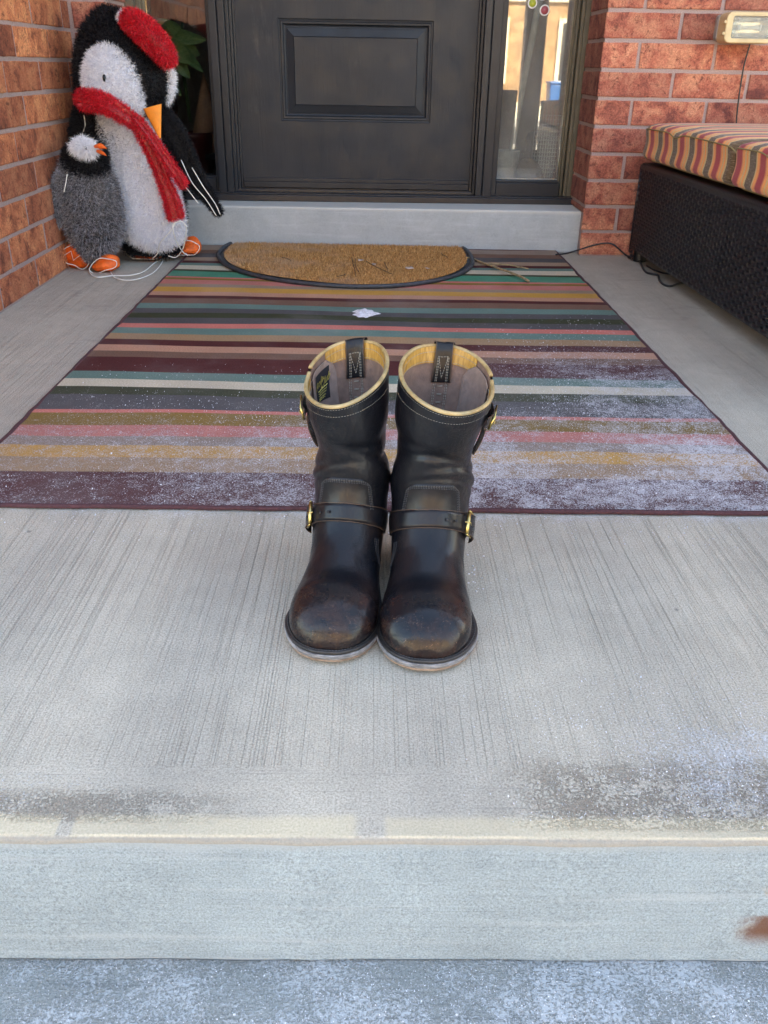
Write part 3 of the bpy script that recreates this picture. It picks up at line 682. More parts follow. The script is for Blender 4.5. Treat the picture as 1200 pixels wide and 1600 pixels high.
for (y0, nm), (y1, _) in zip(stripes[:-1], stripes[1:]):
    for sub in range(2):
        ya, yb = y0+(y1-y0)*sub/2, y0+(y1-y0)*(sub+1)/2
        for i in range(nx):
            xa, xb = RX0+(RX1-RX0)*i/nx, RX0+(RX1-RX0)*(i+1)/nx
            def zz(x, y): return th+.0016+.0016*sin(x*5+y*4)*sin(y*3.1+x)+.0009*sin(y*17+x*5)+.006*max(0, (y-3.36)/.1)*(1 if y > 3.36 else 0)*(.5+.5*sin(x*7+1))
            def sk(x, y): return y+(.006*(-x)+.0022*sin(x*9+y*7)+.0012*sin(x*23-y*5))*min(1, max(0, (y-1.232)*6))*min(1, max(0, (3.455-y)*6))
            mb.add([(xa, sk(xa, ya), zz(xa, ya)), (xb, sk(xb, ya), zz(xb, ya)), (xb, sk(xb, yb), zz(xb, yb)), (xa, sk(xa, yb), zz(xa, yb))], [(0, 1, 2, 3)])
            cols.append((cm[nm][0]*1.08, cm[nm][1], cm[nm][2]*.80, 1))
base_n = len(mb.f)
rug = thing('outdoor_rug', 'long striped outdoor rug in maroon, teal, mustard and pink, dusted with dry snow', 'rug', (0, 2.3, 0))
pile = mb.build('pile', M['rug'], None, smooth=False, attr={'stripe': ('FACE', 'FLOAT_COLOR', cols)}); rel(pile, rug)
mb = MB(); g_ = random.Random(4)
def edge_pts(a, b, n_): return [np.array(a)*(1-q)+np.array(b)*q+np.array([g_.uniform(-.0018, .0018), g_.uniform(-.0015, .0015), 0]) for q in np.linspace(0, 1, n_)]
loop = edge_pts((RX0-.003, RY0, .0045), (RX1+.003, RY0, .0045), 40)[:-1]+edge_pts((RX1+.003, RY0, .0045), (RX1+.003, RY1, .006), 60)[:-1]+edge_pts((RX1+.003, RY1, .006), (RX0-.003, RY1, .006), 40)[:-1]+edge_pts((RX0-.003, RY1, .006), (RX0-.003, RY0, .0045), 60)[:-1]
mb.tube(loop, .0052, 8, closed=True, flat=.75)
rel(mb.build('binding', M['rug_edge'], None), rug)
# lump of snow on the rug
def lump(name, cx, cy, z, rx, ry, h, seed, mat, label, cat):
    g2 = np.random.default_rng(seed); ph = g2.uniform(0, 6, 6); mb = MB(); rows = []
    for q in np.linspace(0.02, 1, 12):
        rows.append([(cx+rx*q*cos(a)*(1+.22*sin(3*a+ph[0])+.15*sin(7*a+ph[1])), cy+ry*q*sin(a)*(1+.2*sin(2*a+ph[2])+.14*sin(9*a+ph[3])), z+h*(1-q**2)*(1+.4*sin(9*q+5*a)+.3*g2.uniform(-1, 1))) for a in np.linspace(0, 2*pi, 36, endpoint=False)])
    mb.grid(rows, closed_v=True); o = fix_normals(mb.build(name, mat)); return tag(o, label, cat)
M['snow'] = plain('snow', (.74, .72, .75), .7, var=.25, nscale=160, bump=.003, bscale=300, sss=.0)
p = floor_at(569, 493); lump('snow_patch', p[0], p[1], .006, .036, .045, .006, 2, M['snow'], 'small lump of dirty snow on the rug between mat and boots', 'snow')

# ------------------------------------------------------------------ doormat
mat = thing('doormat', 'half round coir doormat with a black rubber rim against the doorstep', 'doormat', (-.11, 3.2, .006))
keys = [(-.572, 3.478), (-.585, 3.40), (-.583, 3.25), (-.535, 3.09), (-.44, 2.945), (-.32, 2.846), (-.18, 2.786), (-.04, 2.768), (.09, 2.796), (.205, 2.87), (.295, 2.975), (.352, 3.12), (.366, 3.27), (.362, 3.40), (.350, 3.455)]
arc = catmull(keys, 60); arc[:, 0] = -.11+(arc[:, 0]+.11)*.985
cen = np.array([-.11, 3.30])
mb = MB(); z0 = .0075
mb.tube([(x, y, z0+.006) for x, y in arc], .0078, 10, flat=.9)
inner = [(cen+(q-cen)*.985) for q in arc]
bot = [(x, y, z0) for x, y in inner]; n_ = len(bot)
mb.add([(x, y, z0+.002) for x, y in inner], [tuple(range(n_))])
rel(mb.build('rim', M['rubber'], None), mat)
mb = MB(); inn = [(cen+(q-cen)*.955) for q in arc]
NR = 12; ring = []
for q in np.linspace(1, .02, NR):
    ring.append([(cen[0]+(p_[0]-cen[0])*q, cen[1]+(p_[1]-cen[1])*q, z0+.008+.003*sin(9*p_[0]*q+4)*q) for p_ in inn])
mb.grid(ring); nb = len(mb.f)
# close the far strip between centre and straight edge
fur(mb, 52000, .0105, .0011, droop=-.1, curl=.9, seed=5, tints=(0, 1), nface=nb)
def fill_far(mb):
    a, b = inn[0], inn[-1]
    P_ = [[(a[0]+(b[0]-a[0])*s, a[1]+(b[1]-a[1])*s, z0+.008), (cen[0]+(a[0]+(b[0]-a[0])*s-cen[0])*.02, cen[1], z0+.008)] for s in np.linspace(0, 1, 12)]
    b0 = len(mb.f); mb2 = MB(); mb2.grid(P_); fur(mb2, 13000, .0105, .0011, droop=-.1, curl=.9, seed=6, tints=(0, 1)); return mb2
m2 = fill_far(mb); mb.add(m2.v, m2.f); mb.tint[-len(m2.tint):] = m2.tint
V_ = np.array(mb.v); 
cf = rel(mb.build('coir_pile', M['coir'], None, smooth=False), mat)
# twig with two prongs lying off the mat's right end
mb = MB()
a, b, c_ = floor_at(738, 404, .012), floor_at(826, 439, .016), floor_at(826, 420, .014)
def wob(P_, s, sd_): g3 = np.random.default_rng(sd_); P_ = catmull(P_, 14); P_[1:-1] += g3.normal(size=(12, 3))*s*[1, 1, .4]; return P_
mid = a*.75+b*.25
mb.tube(wob([a-[.03, -.01, 0], a, mid, (mid+b)/2+[0, .004, .004], b], .0016, 1), np.linspace(.0035, .0042, 14), 7)
mb.tube(wob([mid, (mid+c_)/2+[0, .012, .003], c_], .0012, 2), np.linspace(.003, .002, 14), 6)
tag(mb.build('twig', plain('twig_bark', (.30, .22, .12), .8, var=.4, nscale=80, bump=.001)), 'forked dry twig lying on the rug at the right end of the doormat', 'twig')
# scraps on the mat
for k, (u, v, s_) in enumerate([(563, 406, .012), (585, 412, .009), (640, 418, .014), (668, 419, .010)]):
    p = floor_at(u, v, .028); g3 = random.Random(k); mb = MB()
    pts = [(p[0]+s_*cos(a)*g3.uniform(.6, 1.2), p[1]+s_*1.4*sin(a)*g3.uniform(.5, 1.1), p[2]+g3.uniform(-.003, .004)) for a in np.linspace(0, 2*pi, 9, endpoint=False)]
    mb.add(pts+[(q[0], q[1], q[2]-.0012) for q in pts], [tuple(range(9)), tuple(range(17, 8, -1))]+[(i, 9+i, 9+(i+1) % 9, (i+1) % 9) for i in range(9)])
    tag(mb.build('dry_leaf', plain('dry_leaf_pale', (.50, .40, .33), .8, var=.3, nscale=90)), ['curled pale leaf scrap near the middle of the doormat, far one', 'small leaf scrap near the middle of the doormat, just right of the far one', 'larger pale leaf scrap on the right half of the doormat', 'rightmost leaf scrap on the doormat, nearest its rim'][k], 'leaf', 'leaf scraps on the doormat')
mb = MB(); g3 = random.Random(9)
for (u0, v0, u1, v1) in [(550, 402, 556, 432), (556, 404, 560, 425), (572, 408, 612, 428), (540, 428, 526, 432), (600, 410, 606, 424), (690, 395, 700, 402), (440, 402, 455, 408)]:
    a, b = floor_at(u0, v0, .0265), floor_at(u1, v1, .0265)
    mb.tube(wob([a, (a+b)/2+[g3.uniform(-.01, .01), g3.uniform(-.01, .01), .002], b], .0008, int(u0)), .0011, 5)
tag(mb.build('dry_grass', plain('grass_stem_dark', (.06, .04, .02), .8)), 'loose dark dry stems scattered on the doormat', 'dry stems', kind='stuff')

# ------------------------------------------------------------------ boots
IDX = [ # Ty,   Tz,   By,   Bz,    w,    c,    e(lower exponent)
 (.0045,.0225, .0050,.0195, .005, .40, .9),
 (.0072,.0355, .0055,.0180, .0170, .32, .85),
 (.0165,.0525, .0120,.0170, .0335, .30, .8),
 (.0345,.0672, .0300,.0165, .0480, .30, .7),
 (.0600,.0745, .0550,.0165, .0545, .30, .6),
 (.0830,.0775, .0900,.0165, .0540, .30, .55),
 (.1060,.0840, .1280,.0180, .0495, .33, .6),
 (.1260,.0970, .1680,.0200, .0465, .36, .7),
 (.1420,.1140, .2150,.0400, .0475, .42, .85),
 (.1530,.1340, .2620,.0460, .0495, .46, .95),
 (.1590,.1560, .2900,.0760, .0495, .50, 1.),
 (.1600,.1790, .2970,.1150, .0530, .50, 1.),
 (.1570,.2060, .3020,.1680, .0452, .50, 1.),
 (.1545,.2380, .3120,.2350, .0520, .50, 1.),
 (.1530,.2680, .3240,.3000, .0535, .50, 1.)]
IDX = np.array(IDX)
for _i in range(15):
    _q = min(1, max(0, (_i-3.5)/3.5)); IDX[_i, 0] += .008*_q; IDX[_i, 2] += .008*_q
class Boot:
    def __init__(s, org, yaw, outer, cxs, wsc=1.0, zsc=1.0, wmod=None):
        s.org = np.array(org, float); s.yaw = yaw; s.outer = outer; s.cxs = np.array(cxs, float); s.wsc = wsc; s.zsc = zsc; s.wmod = wmod
        s.K = np.vstack([2*IDX[0]-IDX[1], IDX, 2*IDX[-1]-IDX[-2]]); s.CK = np.concatenate([[s.cxs[0]], s.cxs, [2*s.cxs[-1]-s.cxs[-2]]])
    def key(s, u):
        u = min(max(u, 0), 14); i = min(int(u), 13); t = u-i
        def cr(a, b, c, d): return .5*((2*b)+(-a+c)*t+(2*a-5*b+4*c-d)*t*t+(-a+3*b-3*c+d)*t**3)
        return cr(*s.K[i:i+4]), cr(*s.CK[i:i+4])
    def raw(s, u, t):
        k, cx = s.key(u); Ty, Tz, By, Bz, w, c, e = k; w *= s.wsc
        if s.wmod: w *= s.wmod(u)
        T = np.array([Ty, Tz*s.zsc]); B = np.array([By, Bz*s.zsc]); d = T-B; Cc = B+c*d
        ct, st_ = cos(t), sin(t)
        if ct >= 0:
            bb = .93 if u < 8 else .93+.07*min(1, (u-8)/3)
            p = Cc+d*(1-c)*ct; x = w*math.copysign(abs(st_)**bb, st_)
        else:
            p = Cc-d*c*abs(ct)**(e if e < 1 else 1); x = w*math.copysign(abs(st_)**max(e, .5), st_)
        y, z = p
        # deep folds at the break of the ankle and soft dents in the shaft
        f1 = math.exp(-((u-11.75)/.55)**2); y += .0025*f1*cos(t)*(1+.5*sin(3*t))
        x *= 1-.012*sin(u*2.3+3*t)*math.exp(-((u-12.5)/1.6)**2)
        y += .0012*sin(2.2*u+4*t+s.yaw*9)*max(0, min(1, (u-10)/2))
        if 3.2 < u < 7.5: # creases across the vamp
            g_ = math.exp(-((u-5.35)/.5)**2); z -= .0030*g_*max(0, cos(t))*(1-.25*cos(2*t)); z += .0016*math.exp(-((u-4.3)/.5)**2)*max(0, cos(t))
        for uc_, am, ph_, sp in ((11.35, .0022, .6, .16), (11.9, .0030, 2.4, .15), (12.35, .0018, 4.0, .2), (10.75, .0016, 1.2, .15)):
            q_ = .5+.5*sin(t*1.5+ph_+s.yaw*30); dd = am*q_*math.exp(-((u-uc_-.18*sin(2*t+ph_))/sp)**2); x -= dd*sin(t)*1.3; y += dd*cos(t)
        # step in the top line at the outer side
        outer_ = s.outer
        f = max(0, min(1, (u-12.6)/1.4)); f = f*f*(3-2*f)
        tt = t*s.outer
        if tt > 0: z += f*.0075*(1/(1+math.exp(-(math.degrees(tt)-97)/1.6)))*max(0, (pi-tt)/(pi-1.7))**.5 if tt < pi else 0
        z -= f*.010*sin(t)*outer_
        x += cx
        cy, sy = cos(s.yaw), sin(s.yaw)
        return np.array([s.org[0]+x*cy-y*sy, s.org[1]+x*sy+y*cy, s.org[2]+z])
    def S(s, u, t, off=0.0):
        p = s.raw(u, t)
        if off == 0: return p
        du = .02 if u < 13.9 else -.02
        a = (s.raw(u+du, t)-p)/du; b = (s.raw(u, t+.02)-s.raw(u, t-.02))
        n_ = np.cross(b, a); L = np.linalg.norm(n_); n_ = n_/(L+1e-12)
        return p+n_*off*SGN
SGN = 1.0
def make_boot(B, label, name_suffix, has_label):
    root = thing('boot', label, 'boot', tuple(B.org), 'pair of black engineer boots')
    outer = B.outer
    def fin(mb, name, mats, smooth=True, wear=None, par=None, fixn=False, **kw):
        at_ = None
        if wear is not None: at_ = {'wear': ('POINT', 'FLOAT', wear)}
        o = mb.build(name, mats, None, smooth=smooth, attr=at_, **kw)
        if fixn: fix_normals(o)
        if par is None: rel(o, root)
        else: o.parent = par
        return o
    # upper
    US = np.concatenate([np.linspace(0, 3, 22), np.linspace(3.1, 9, 60), np.linspace(9.1, 14, 62)]); TS = np.linspace(-pi, pi, 96, endpoint=False)
    mb = MB(); mb.grid([[B.S(u, t) for t in TS] for u in US], closed_v=True)
    c0 = sum(np.array(B.S(0, t)) for t in TS)/len(TS); b = len(mb.v); mb.v.append(tuple(c0))
    for i in range(len(TS)): mb.f.append((i, b, (i+1) % len(TS))); mb.mi.append(0); mb.tint.append(.5)
    wear = []
    for u in US:
        for t in TS:
            w = max(0, 1-abs(u-2.0)/3.2)*1.0; w += .45*max(0, abs(sin(t)))*(1 if u < 9 else .30)
            if u > 9: w += .35*max(0, sin(t)*outer)
            wear.append(min(1, w))
    wear.append(1)
    up = fin(mb, 'upper', M['leather'], wear=wear, fixn=True)
    # lining, open shaft
    mb = MB(); UL = np.linspace(9.6, 14, 34)
    mb.grid([[B.S(u, t, -.0032) for t in TS] for u in UL], closed_v=True)
    b = len(mb.v); ring0 = [B.S(9.6, t, -.0032) for t in TS]; mb.v.append(tuple(sum(ring0)/len(ring0)))
    for i in range(len(TS)): mb.f.append((i, b, (i+1) % len(TS))); mb.mi.append(0); mb.tint.append(.5)
    lin = fin(mb, 'lining', M['lining'])
    # gold quilted band inside the top, absent over the gusset
    mb = MB(); rows = []
    tb = [t for t in np.linspace(-pi, pi, 221) if not (math.radians(93) < t*outer < math.radians(128))]
    tb1 = [t for t in tb if t*outer < math.radians(94)]; tb2 = [t for t in tb if t*outer > math.radians(94)]
    for tl in (sorted(tb1), sorted(tb2)):
        if len(tl) > 2:
            mb.grid([[B.S(u, t, -.0044-.0007*sin(t*120)*(1 if 13.7 < u < 13.95 else 0)) for t in tl] for u in np.linspace(13.66, 13.99, 8)])
    fin(mb, 'top_band', M['goldband'])
    # binding round the rim, in two lengths that overlap at the outer side
    mb = MB(); tl = np.radians(np.linspace(-178, 178, 170))
    cut = math.radians(97)
    A_ = sorted([t for t in np.linspace(-pi, pi, 200) if t*outer < cut-.005]) ; 
    front = [t*outer for t in np.linspace(-pi, cut-.012, 150)]
    back = [t*outer for t in np.linspace(cut+.05, pi, 60)]
    for seg in (front, back):
        mb.tube([B.S(14, t, -.0016)+np.array([0, 0, .0004]) for t in seg], .0027, 10)
    fin(mb, 'rim_binding', M['gold'])
    # gusset inside the outer side
    mb = MB(); t0, t1 = math.radians(94), math.radians(147); rows = []
    for q in np.linspace(0, 1, 14):
        u = 11.6+2.24*q; sh = max(0, (q-.8)/.2); a = t0; bq = t1-(t1-t0)*.35*sh**2.2
        rows.append([B.S(u, (a+(bq-a)*k)*outer, -.0062) for k in np.linspace(0, 1, 12)])
    mb.grid(rows); gus = fin(mb, 'gusset', M['gusset'])
    mb = MB(); rim = [r_[-1] for r_ in rows]+[p_ for p_ in rows[-1][::-1]]
    mb.tube(rim, .0007, 5); fin(mb, 'gusset_edge', M['gusset'], par=None)
    # label
    if has_label:
        L0, L1 = math.radians(102), math.radians(133); u0, u1 = 12.95, 13.70
        mb = MB(); mb.grid([[B.S(u, (L0+(L1-L0)*k)*outer, -.0070) for k in np.linspace(0, 1, 8)] for u in np.linspace(u0, u1, 8)])
        lab = fin(mb, 'label', M['label_black'])
        P00, P10, P01 = B.S(u0, L0*outer, -.0074), B.S(u0, L1*outer, -.0074), B.S(u1, L0*outer, -.0074)
        cu = bpy.data.curves.new('lettering', 'FONT')
        def text_on(body, size, fx, fy, shear):
            cu = bpy.data.curves.new('lettering', 'FONT'); cu.body = body; cu.size = size; cu.shear = shear; cu.offset = .00012; cu.align_x = 'CENTER'; cu.extrude = .0001
            ob = bpy.data.objects.new('lettering', cu); C.objects.link(ob)
            dg = bpy.context.evaluated_depsgraph_get(); me = bpy.data.meshes.new_from_object(ob.evaluated_get(dg)); bpy.data.objects.remove(ob)
            nv = []
            W = np.linalg.norm(P10-P00); H_ = np.linalg.norm(P01-P00)
            for v in me.vertices:
                k = fx+v.co.x/W; q = fy+(v.co.y+v.co.x*.28)/H_
                nv.append(B.S(u0+(u1-u0)*q, (L0+(L1-L0)*k)*outer, -.0075-v.co.z*0))
            mb = MB(); mb.add(nv, [tuple(p.vertices) for p in me.polygons]); return mb
        mb = text_on('Role', .0115, .24, .56, .4)
        m3 = text_on('Club', .0125, .67, .50, .4); mb.add(m3.v, m3.f)
        for k, q in enumerate([.42, .33, .25, .16, .10]):
            pts = [B.S(u0+(u1-u0)*(q+.10*(kk-.5)+.015*sin(kk*40+k)), (L0+(L1-L0)*kk)*outer, -.0075) for kk in np.linspace(.15, .85-.05*k, 16)]
            mb.tube(pts, .00035 if k else .0006, 4)
        fin(mb, 'lettering', M['label_gold'], par=None)
    # pull tab over the back of the rim
    def tab_strip(u_a, offa, widths, n_=7):
        return None
    def band(path, halfw):
        rows = []
        for (u, off, dz) in path:
            r_ = []
            for k in np.linspace(-1, 1, 9):
                base = B.S(u, pi, 0); nb_ = B.S(u, pi-.02, 0); ds = np.linalg.norm(nb_-base)/.02
                hw = halfw/ds if ds > 1e-6 else .2
                r_.append(B.S(u, pi-k*hw*1.0, off)+np.array([0, 0, dz]))
            rows.append(r_)
        return rows
    mb = MB(); path = [(13.28, -.0065, 0), (13.4, -.0074, 0), (13.6, -.0078, 0), (13.85, -.0082, .001), (14, -.0080, .0035), (14, -.0055, .0058), (14, -.0015, .0066), (14, .0028, .0058), (14, .0045, .002), (13.8, .0042, 0), (13.3, .003, 0), (12.9, .0026, 0)]
    rb = band(path, .0150); mb.grid(rb)
    for k in (0, -1): mb.tube([r_[k] for r_ in rb], .0007, 5, mi=1)
    fin(mb, 'pull_tab', [M['strap'], M['cut']], wear=[0.1]*len(mb.v))
    # back strap inside, with ladder stitching
    th_w = MB()
    def dash(mb, pts, seg=.0026, gap=.0012, r=.00042, lift=0):
        pts = np.array(pts); d = np.concatenate([[0], np.cumsum(np.linalg.norm(np.diff(pts, axis=0), axis=1))]); L = d[-1]; s_ = 0
        def P_(x): return np.array([np.interp(x, d, pts[:, k]) for k in range(3)])
        while s_ < L:
            a, b_ = P_(s_), P_(min(L, s_+seg)); mb.tube([a, (a+b_)/2, b_], r, 4); s_ += seg+gap
    def backpt(u, xoff, off):
        base = B.S(u, pi, 0); ds = np.linalg.norm(B.S(u, pi-.02, 0)-base)/.02; return B.S(u, pi-xoff/ds, off)
    for xo in (-.0105, -.0080, .0080, .0105):
        dash(th_w, [backpt(u, xo, -.0042) for u in np.linspace(10.4, 13.26, 20)])
    for u in np.linspace(10.5, 13.2, 17): th_w.tube([backpt(u, -.0038, -.0044), backpt(u, 0, -.0046), backpt(u, .0038, -.0044)], .00065, 4)
    tabz = [(13.28, -.0074), (13.4, -.0084), (13.6, -.0088), (13.85, -.0092)]
    def tabpt(x, q):
        u = 13.30+.56*q; off = np.interp(u, [a for a, _ in tabz], [b_ for _, b_ in tabz]); return backpt(u, x, off)
    for xo in (-.0100, -.0078, .0078, .0100): dash(th_w, [tabpt(xo, q) for q in np.linspace(0, .9, 8)])
    dash(th_w, [tabpt(x, .9) for x in np.linspace(-.010, .010, 8)])
    dash(th_w, [tabpt(-.0078*(1-q), .82-.68*q) for q in np.linspace(0, 1, 6)]); dash(th_w, [tabpt(.0078*(1-q), .82-.68*q) for q in np.linspace(0, 1, 6)])
    # stitch rows in the gold band and below the rim outside
    for uu in (13.69, 13.88):
        for tl in (sorted(tb1), sorted(tb2)):
            if len(tl) > 2: dash(th_w, [B.S(uu, t, -.0054) for t in tl if abs(abs(t)-pi) > .2], .0022, .0011, .00035)
    for uu in (13.89, 13.58):
        dash(th_w, [B.S(uu, t, .0003) for t in np.linspace(-1.65, 1.65, 90)], .0022, .0014, .00018)
    fin(th_w, 'stitching', M['thread_w'])
    # shin patch
    ua, ub, ta = 9.0, 10.62, .80
    def patch_pt(q, k, off, grow=0.0):   # q 0..1 up, k -1..1 across ; rounded shoulders
        tw = ta*(1.0-.16*q)
        r_ = max(0, (abs(k)-.55)/.45); drop = .26*r_**2.4*(1 if q > .0 else 0)
        u = ua+(ub+grow-ua)*q*(1-drop*q**3); return B.S(u, k*(tw+grow*.5), off)
    mb = MB(); mb.grid([[patch_pt(q, k, .0016 if 0 < q < .985 and abs(k) < .985 else .0001) for k in np.linspace(-1, 1, 40)] for q in np.linspace(0, 1, 20)])
    fin(mb, 'shin_patch', M['strap'], wear=[.15]*len(mb.v))
    th_k = MB()
    for ins in (.05, .10, .155):
        pts = [patch_pt(q, -(1-ins), .0021) for q in np.linspace(0, 1-ins*.9, 16)]+[patch_pt(1-ins*.9, k, .0021) for k in np.linspace(-(1-ins), 1-ins, 30)]+[patch_pt(q, 1-ins, .0021) for q in np.linspace(1-ins*.9, 0, 16)]
        dash(th_k, pts, .0020, .0013, .00036)
    fin(th_k, 'patch_stitching', M['thread_k'])
    # curved seams where the vamp meets the counter, under the strap
    for sgn in (-1, 1):
        th_k = MB()
        for k_ in range(3):
            pts = [B.S(7.55-.5*sin(q*pi*.5)-.0*k_, sgn*(1.02+.08*k_+.50*q), .0005) for q in np.linspace(0, 1, 12)]
            pts = [B.S(7.7-1.1*q*(1-.25*q)+.03*k_, sgn*(1.0+.085*k_+.42*q*q), .0005) for q in np.linspace(0, 1, 12)]
            dash(th_k, pts, .0022, .001, .0003)
        fin(th_k, 'seam', M['thread_k'])
    # instep strap
    def strap_u(t): return 8.74-.10*cos(t*1.2)+.16*(t/1.7)**2
    hw = .52
    mb = MB(); ts = np.linspace(-2.15, 2.15, 80); rows = []
    for t in ts:
        uc = strap_u(t); lift = .0016+.0006*math.exp(-((abs(t)-1.0)/.3)**2)+.0004*sin(t*7)
        rows.append([B.S(uc+hw, t, lift-.0022), B.S(uc+hw, t, lift), B.S(uc+hw*.6, t, lift+.0006), B.S(uc, t, lift+.0008), B.S(uc-hw*.6, t, lift+.0006), B.S(uc-hw, t, lift), B.S(uc-hw, t, lift-.0022)])
    mb.grid(rows); mb.tube([r_[1] for r_ in rows], .0006, 5, mi=1); mb.tube([r_[5] for r_ in rows], .0006, 5, mi=1)
    fin(mb, 'instep_strap', [M['strap'], M['cut']], wear=[.3]*len(mb.v))
    mb = MB()
    for tq in (.62, .36):
        p = B.S(strap_u(tq*outer)-.02, tq*outer, .0040); q = B.S(strap_u(tq*outer)-.02, tq*outer, .0045); mb.tube([p, q], .0021, 10)
    fin(mb, 'punch_hole', M['label_black'])
    # brass roller buckle at the outer side
    bk_ = MB(); tb_ = .98*outer; uc = strap_u(tb_)
    lo_, hi_ = B.S(uc-hw*1.12, tb_, .0078), B.S(uc+hw*1.08, tb_, .0078)
    bk_.tube([lo_, (lo_+hi_)/2, hi_], .0026, 12)
    lo2, hi2 = B.S(uc-hw*1.15, tb_+.34*outer, .0068), B.S(uc+hw*1.15, tb_+.34*outer, .0068)
    bk_.tube([lo_+(hi_-lo_)*-.06, lo2, hi2, hi_+(hi_-lo_)*.06], .0013, 8)
    bk_.tube([(lo2+hi2)/2, (lo_+hi_)/2+(B.S(uc, tb_, .011)-B.S(uc, tb_, .0078)), (lo_+hi_)/2+(B.S(uc, tb_-.09*outer, .0065)-B.S(uc, tb_, .0078))], .0010, 8)
    fin(bk_, 'buckle', M['brass'])
    # strap end and keeper behind the buckle
    mb = MB(); rows = []
    for q in np.linspace(0, 1, 14):
        t = (1.12+.68*q)*outer; lift = .0065+.0035*sin(pi*q); rows.append([B.S(uc+hw*1.02, t, lift), B.S(uc, t, lift+.001), B.S(uc-hw*1.02, t, lift)])
    mb.grid(rows); mb.tube([r_[0] for r_ in rows], .0008, 5, mi=1); mb.tube([r_[2] for r_ in rows], .0008, 5, mi=1)
    fin(mb, 'strap_end', [M['strap'], M['cut']], wear=[.6]*len(mb.v))
    # top strap with its small buckle, outer side
    mb = MB(); rows = []
    for q in np.linspace(0, 1, 18):
        t = (1.12+1.0*q)*outer; lift = .0035+.0045*sin(pi*q); u = 13.12-.10*q; rows.append([B.S(u+.22, t, lift), B.S(u, t, lift+.0008), B.S(u-.22, t, lift)])
    mb.grid(rows); mb.tube([r_[0] for r_ in rows], .0008, 5, mi=1); mb.tube([r_[2] for r_ in rows], .0008, 5, mi=1)
    # loop of strap end bowing out below
    rows = []
    for q in np.linspace(0, 1, 18):
        u = 12.95-1.05*q; lift = .0020+.0062*sin(pi*q)**.8; rows.append([B.S(u, (1.50+.30*k)*outer, lift) for k in (0, .5, 1)])
    mb.grid(rows); mb.tube([r_[0] for r_ in rows], .0008, 5, mi=1); mb.tube([r_[2] for r_ in rows], .0008, 5, mi=1)
    fin(mb, 'top_strap', [M['strap'], M['cut']], wear=[.7]*len(mb.v))
    bk_ = MB(); t_ = 1.42*outer
    a_, b_ = B.S(12.78, t_, .0090), B.S(13.22, t_, .0098); bk_.tube([a_, (a_+b_)/2, b_], .0019, 10)
    a2, b2 = B.S(12.82, t_+.24*outer, .010), B.S(13.36, t_+.24*outer, .012); bk_.tube([a_, a2, b2, b_], .0010, 8)
    bk_.tube([(a2+b2)/2, (a_+b_)/2+np.array([outer*.004, 0, .002]), (a_+b_)/2+np.array([outer*.002, -.006, .001])], .0008, 6)
    fin(bk_, 'buckle', M['brass'])
    # sole
    ol = [(0, 0), (.0015, .0135), (.0075, .0262), (.018, .0385), (.036, .0500), (.062, .0585), (.088, .0590), (.118, .0545), (.150, .0480), (.185, .0425), (.22, .0400), (.258, .0400), (.285, .0350), (.309, .0200), (.314, 0)]
    kk = catmull(ol, 60)
    def outline(grow, asym=.0025):
        L_ = []; cxs = lambda y: np.interp(y, IDX[:, 0]*.5+IDX[:, 2]*.5, B.cxs)
        out = []
        for sgn, seq in ((1, kk), (-1, kk[::-1])):
            for y, w in seq[1:-1] if sgn == -1 else seq:
                w = max(w, 0); a = w*B.wsc
                yy = y
                nrm = 1+grow/.055
                x = sgn*a*(1+grow/.05 if w > .01 else 1); ym = y+(grow*((y-.15)/.155))
                x += (asym*outer*math.exp(-((y-.075)/.05)**2))+np.interp(y, [0, .06, .15, .3], [B.cxs[0], B.cxs[4], B.cxs[7], B.cxs[9]])
                out.append((x, ym))
        return out
    def spring(y): return .0045*max(0, 1-y/.07)**2
    def arch(y):
        q = min(1, max(0, (y-.175)/.05)); return .026*q*q*(3-2*q)
    cy, sy = cos(B.yaw), sin(B.yaw)
    def W(x, y, z): return (B.org[0]+x*cy-y*sy, B.org[1]+x*sy+y*cy, B.org[2]+z)
    def slab(layers, mi=0, cap=True):
        mb = MB(); rings = []
        for grow, z, usearch in layers:
            o_ = outline(grow); rings.append([W(x, y, z+spring(y)*(1 if z > -.1 else 0)+(arch(y) if usearch else 0)) for x, y in o_])
        mb.grid(rings, closed_v=True)
        n_ = len(rings[0]); b = len(mb.v)-n_
        for base, rr in ((0, rings[0]), (b, rings[-1])):
            m0 = len(mb.v); cx_ = np.mean(np.array(rr), 0)
            # fan across the outline by pairing left and right sides
            for i in range(n_//2): 
                a1, a2, b1_, b2_ = i, i+1, (n_-i) % n_, (n_-i-1) % n_
                mb.f.append((base+a1, base+a2, base+b2_, base+b1_)) if a1 != b1_ else mb.f.append((base+a1, base+a2, base+b2_))
                mb.mi.append(0); mb.tint.append(.5)
        return mb
    fin(slab([(-.0015, .0008, 1), (.0000, .0016, 1), (.0004, .0035, 1), (-.0004, .0046, 1)]), 'outsole', M['outsole'], fixn=True)
    fin(slab([(.0000, .0048, 1), (.0014, .0058, 1), (.0018, .0088, 1), (.0012, .0112, 1), (.0002, .0116, 1)]), 'midsole', M['sole'], fixn=True)
    fin(slab([(-.0002, .0118, 1), (.0010, .0126, 1), (.0012, .0156, 1), (.0002, .0166, 1), (-.0022, .0168, 1)]), 'welt', M['welt'], fixn=True)
    # welt stitches
    mb = MB(); o_ = outline(-.0016)
    pts = [W(x, y, .0174+spring(y)+arch(y)) for x, y in o_]+[W(*o_[0], .0174+spring(0))]
    dash(mb, pts, .0024, .0014, .0005); fin(mb, 'welt_stitch', M['thread_k'])
    # heel block
    mb = MB(); rings = []
    sel = [(x, y) for x, y in outline(-.001) if y > .232]
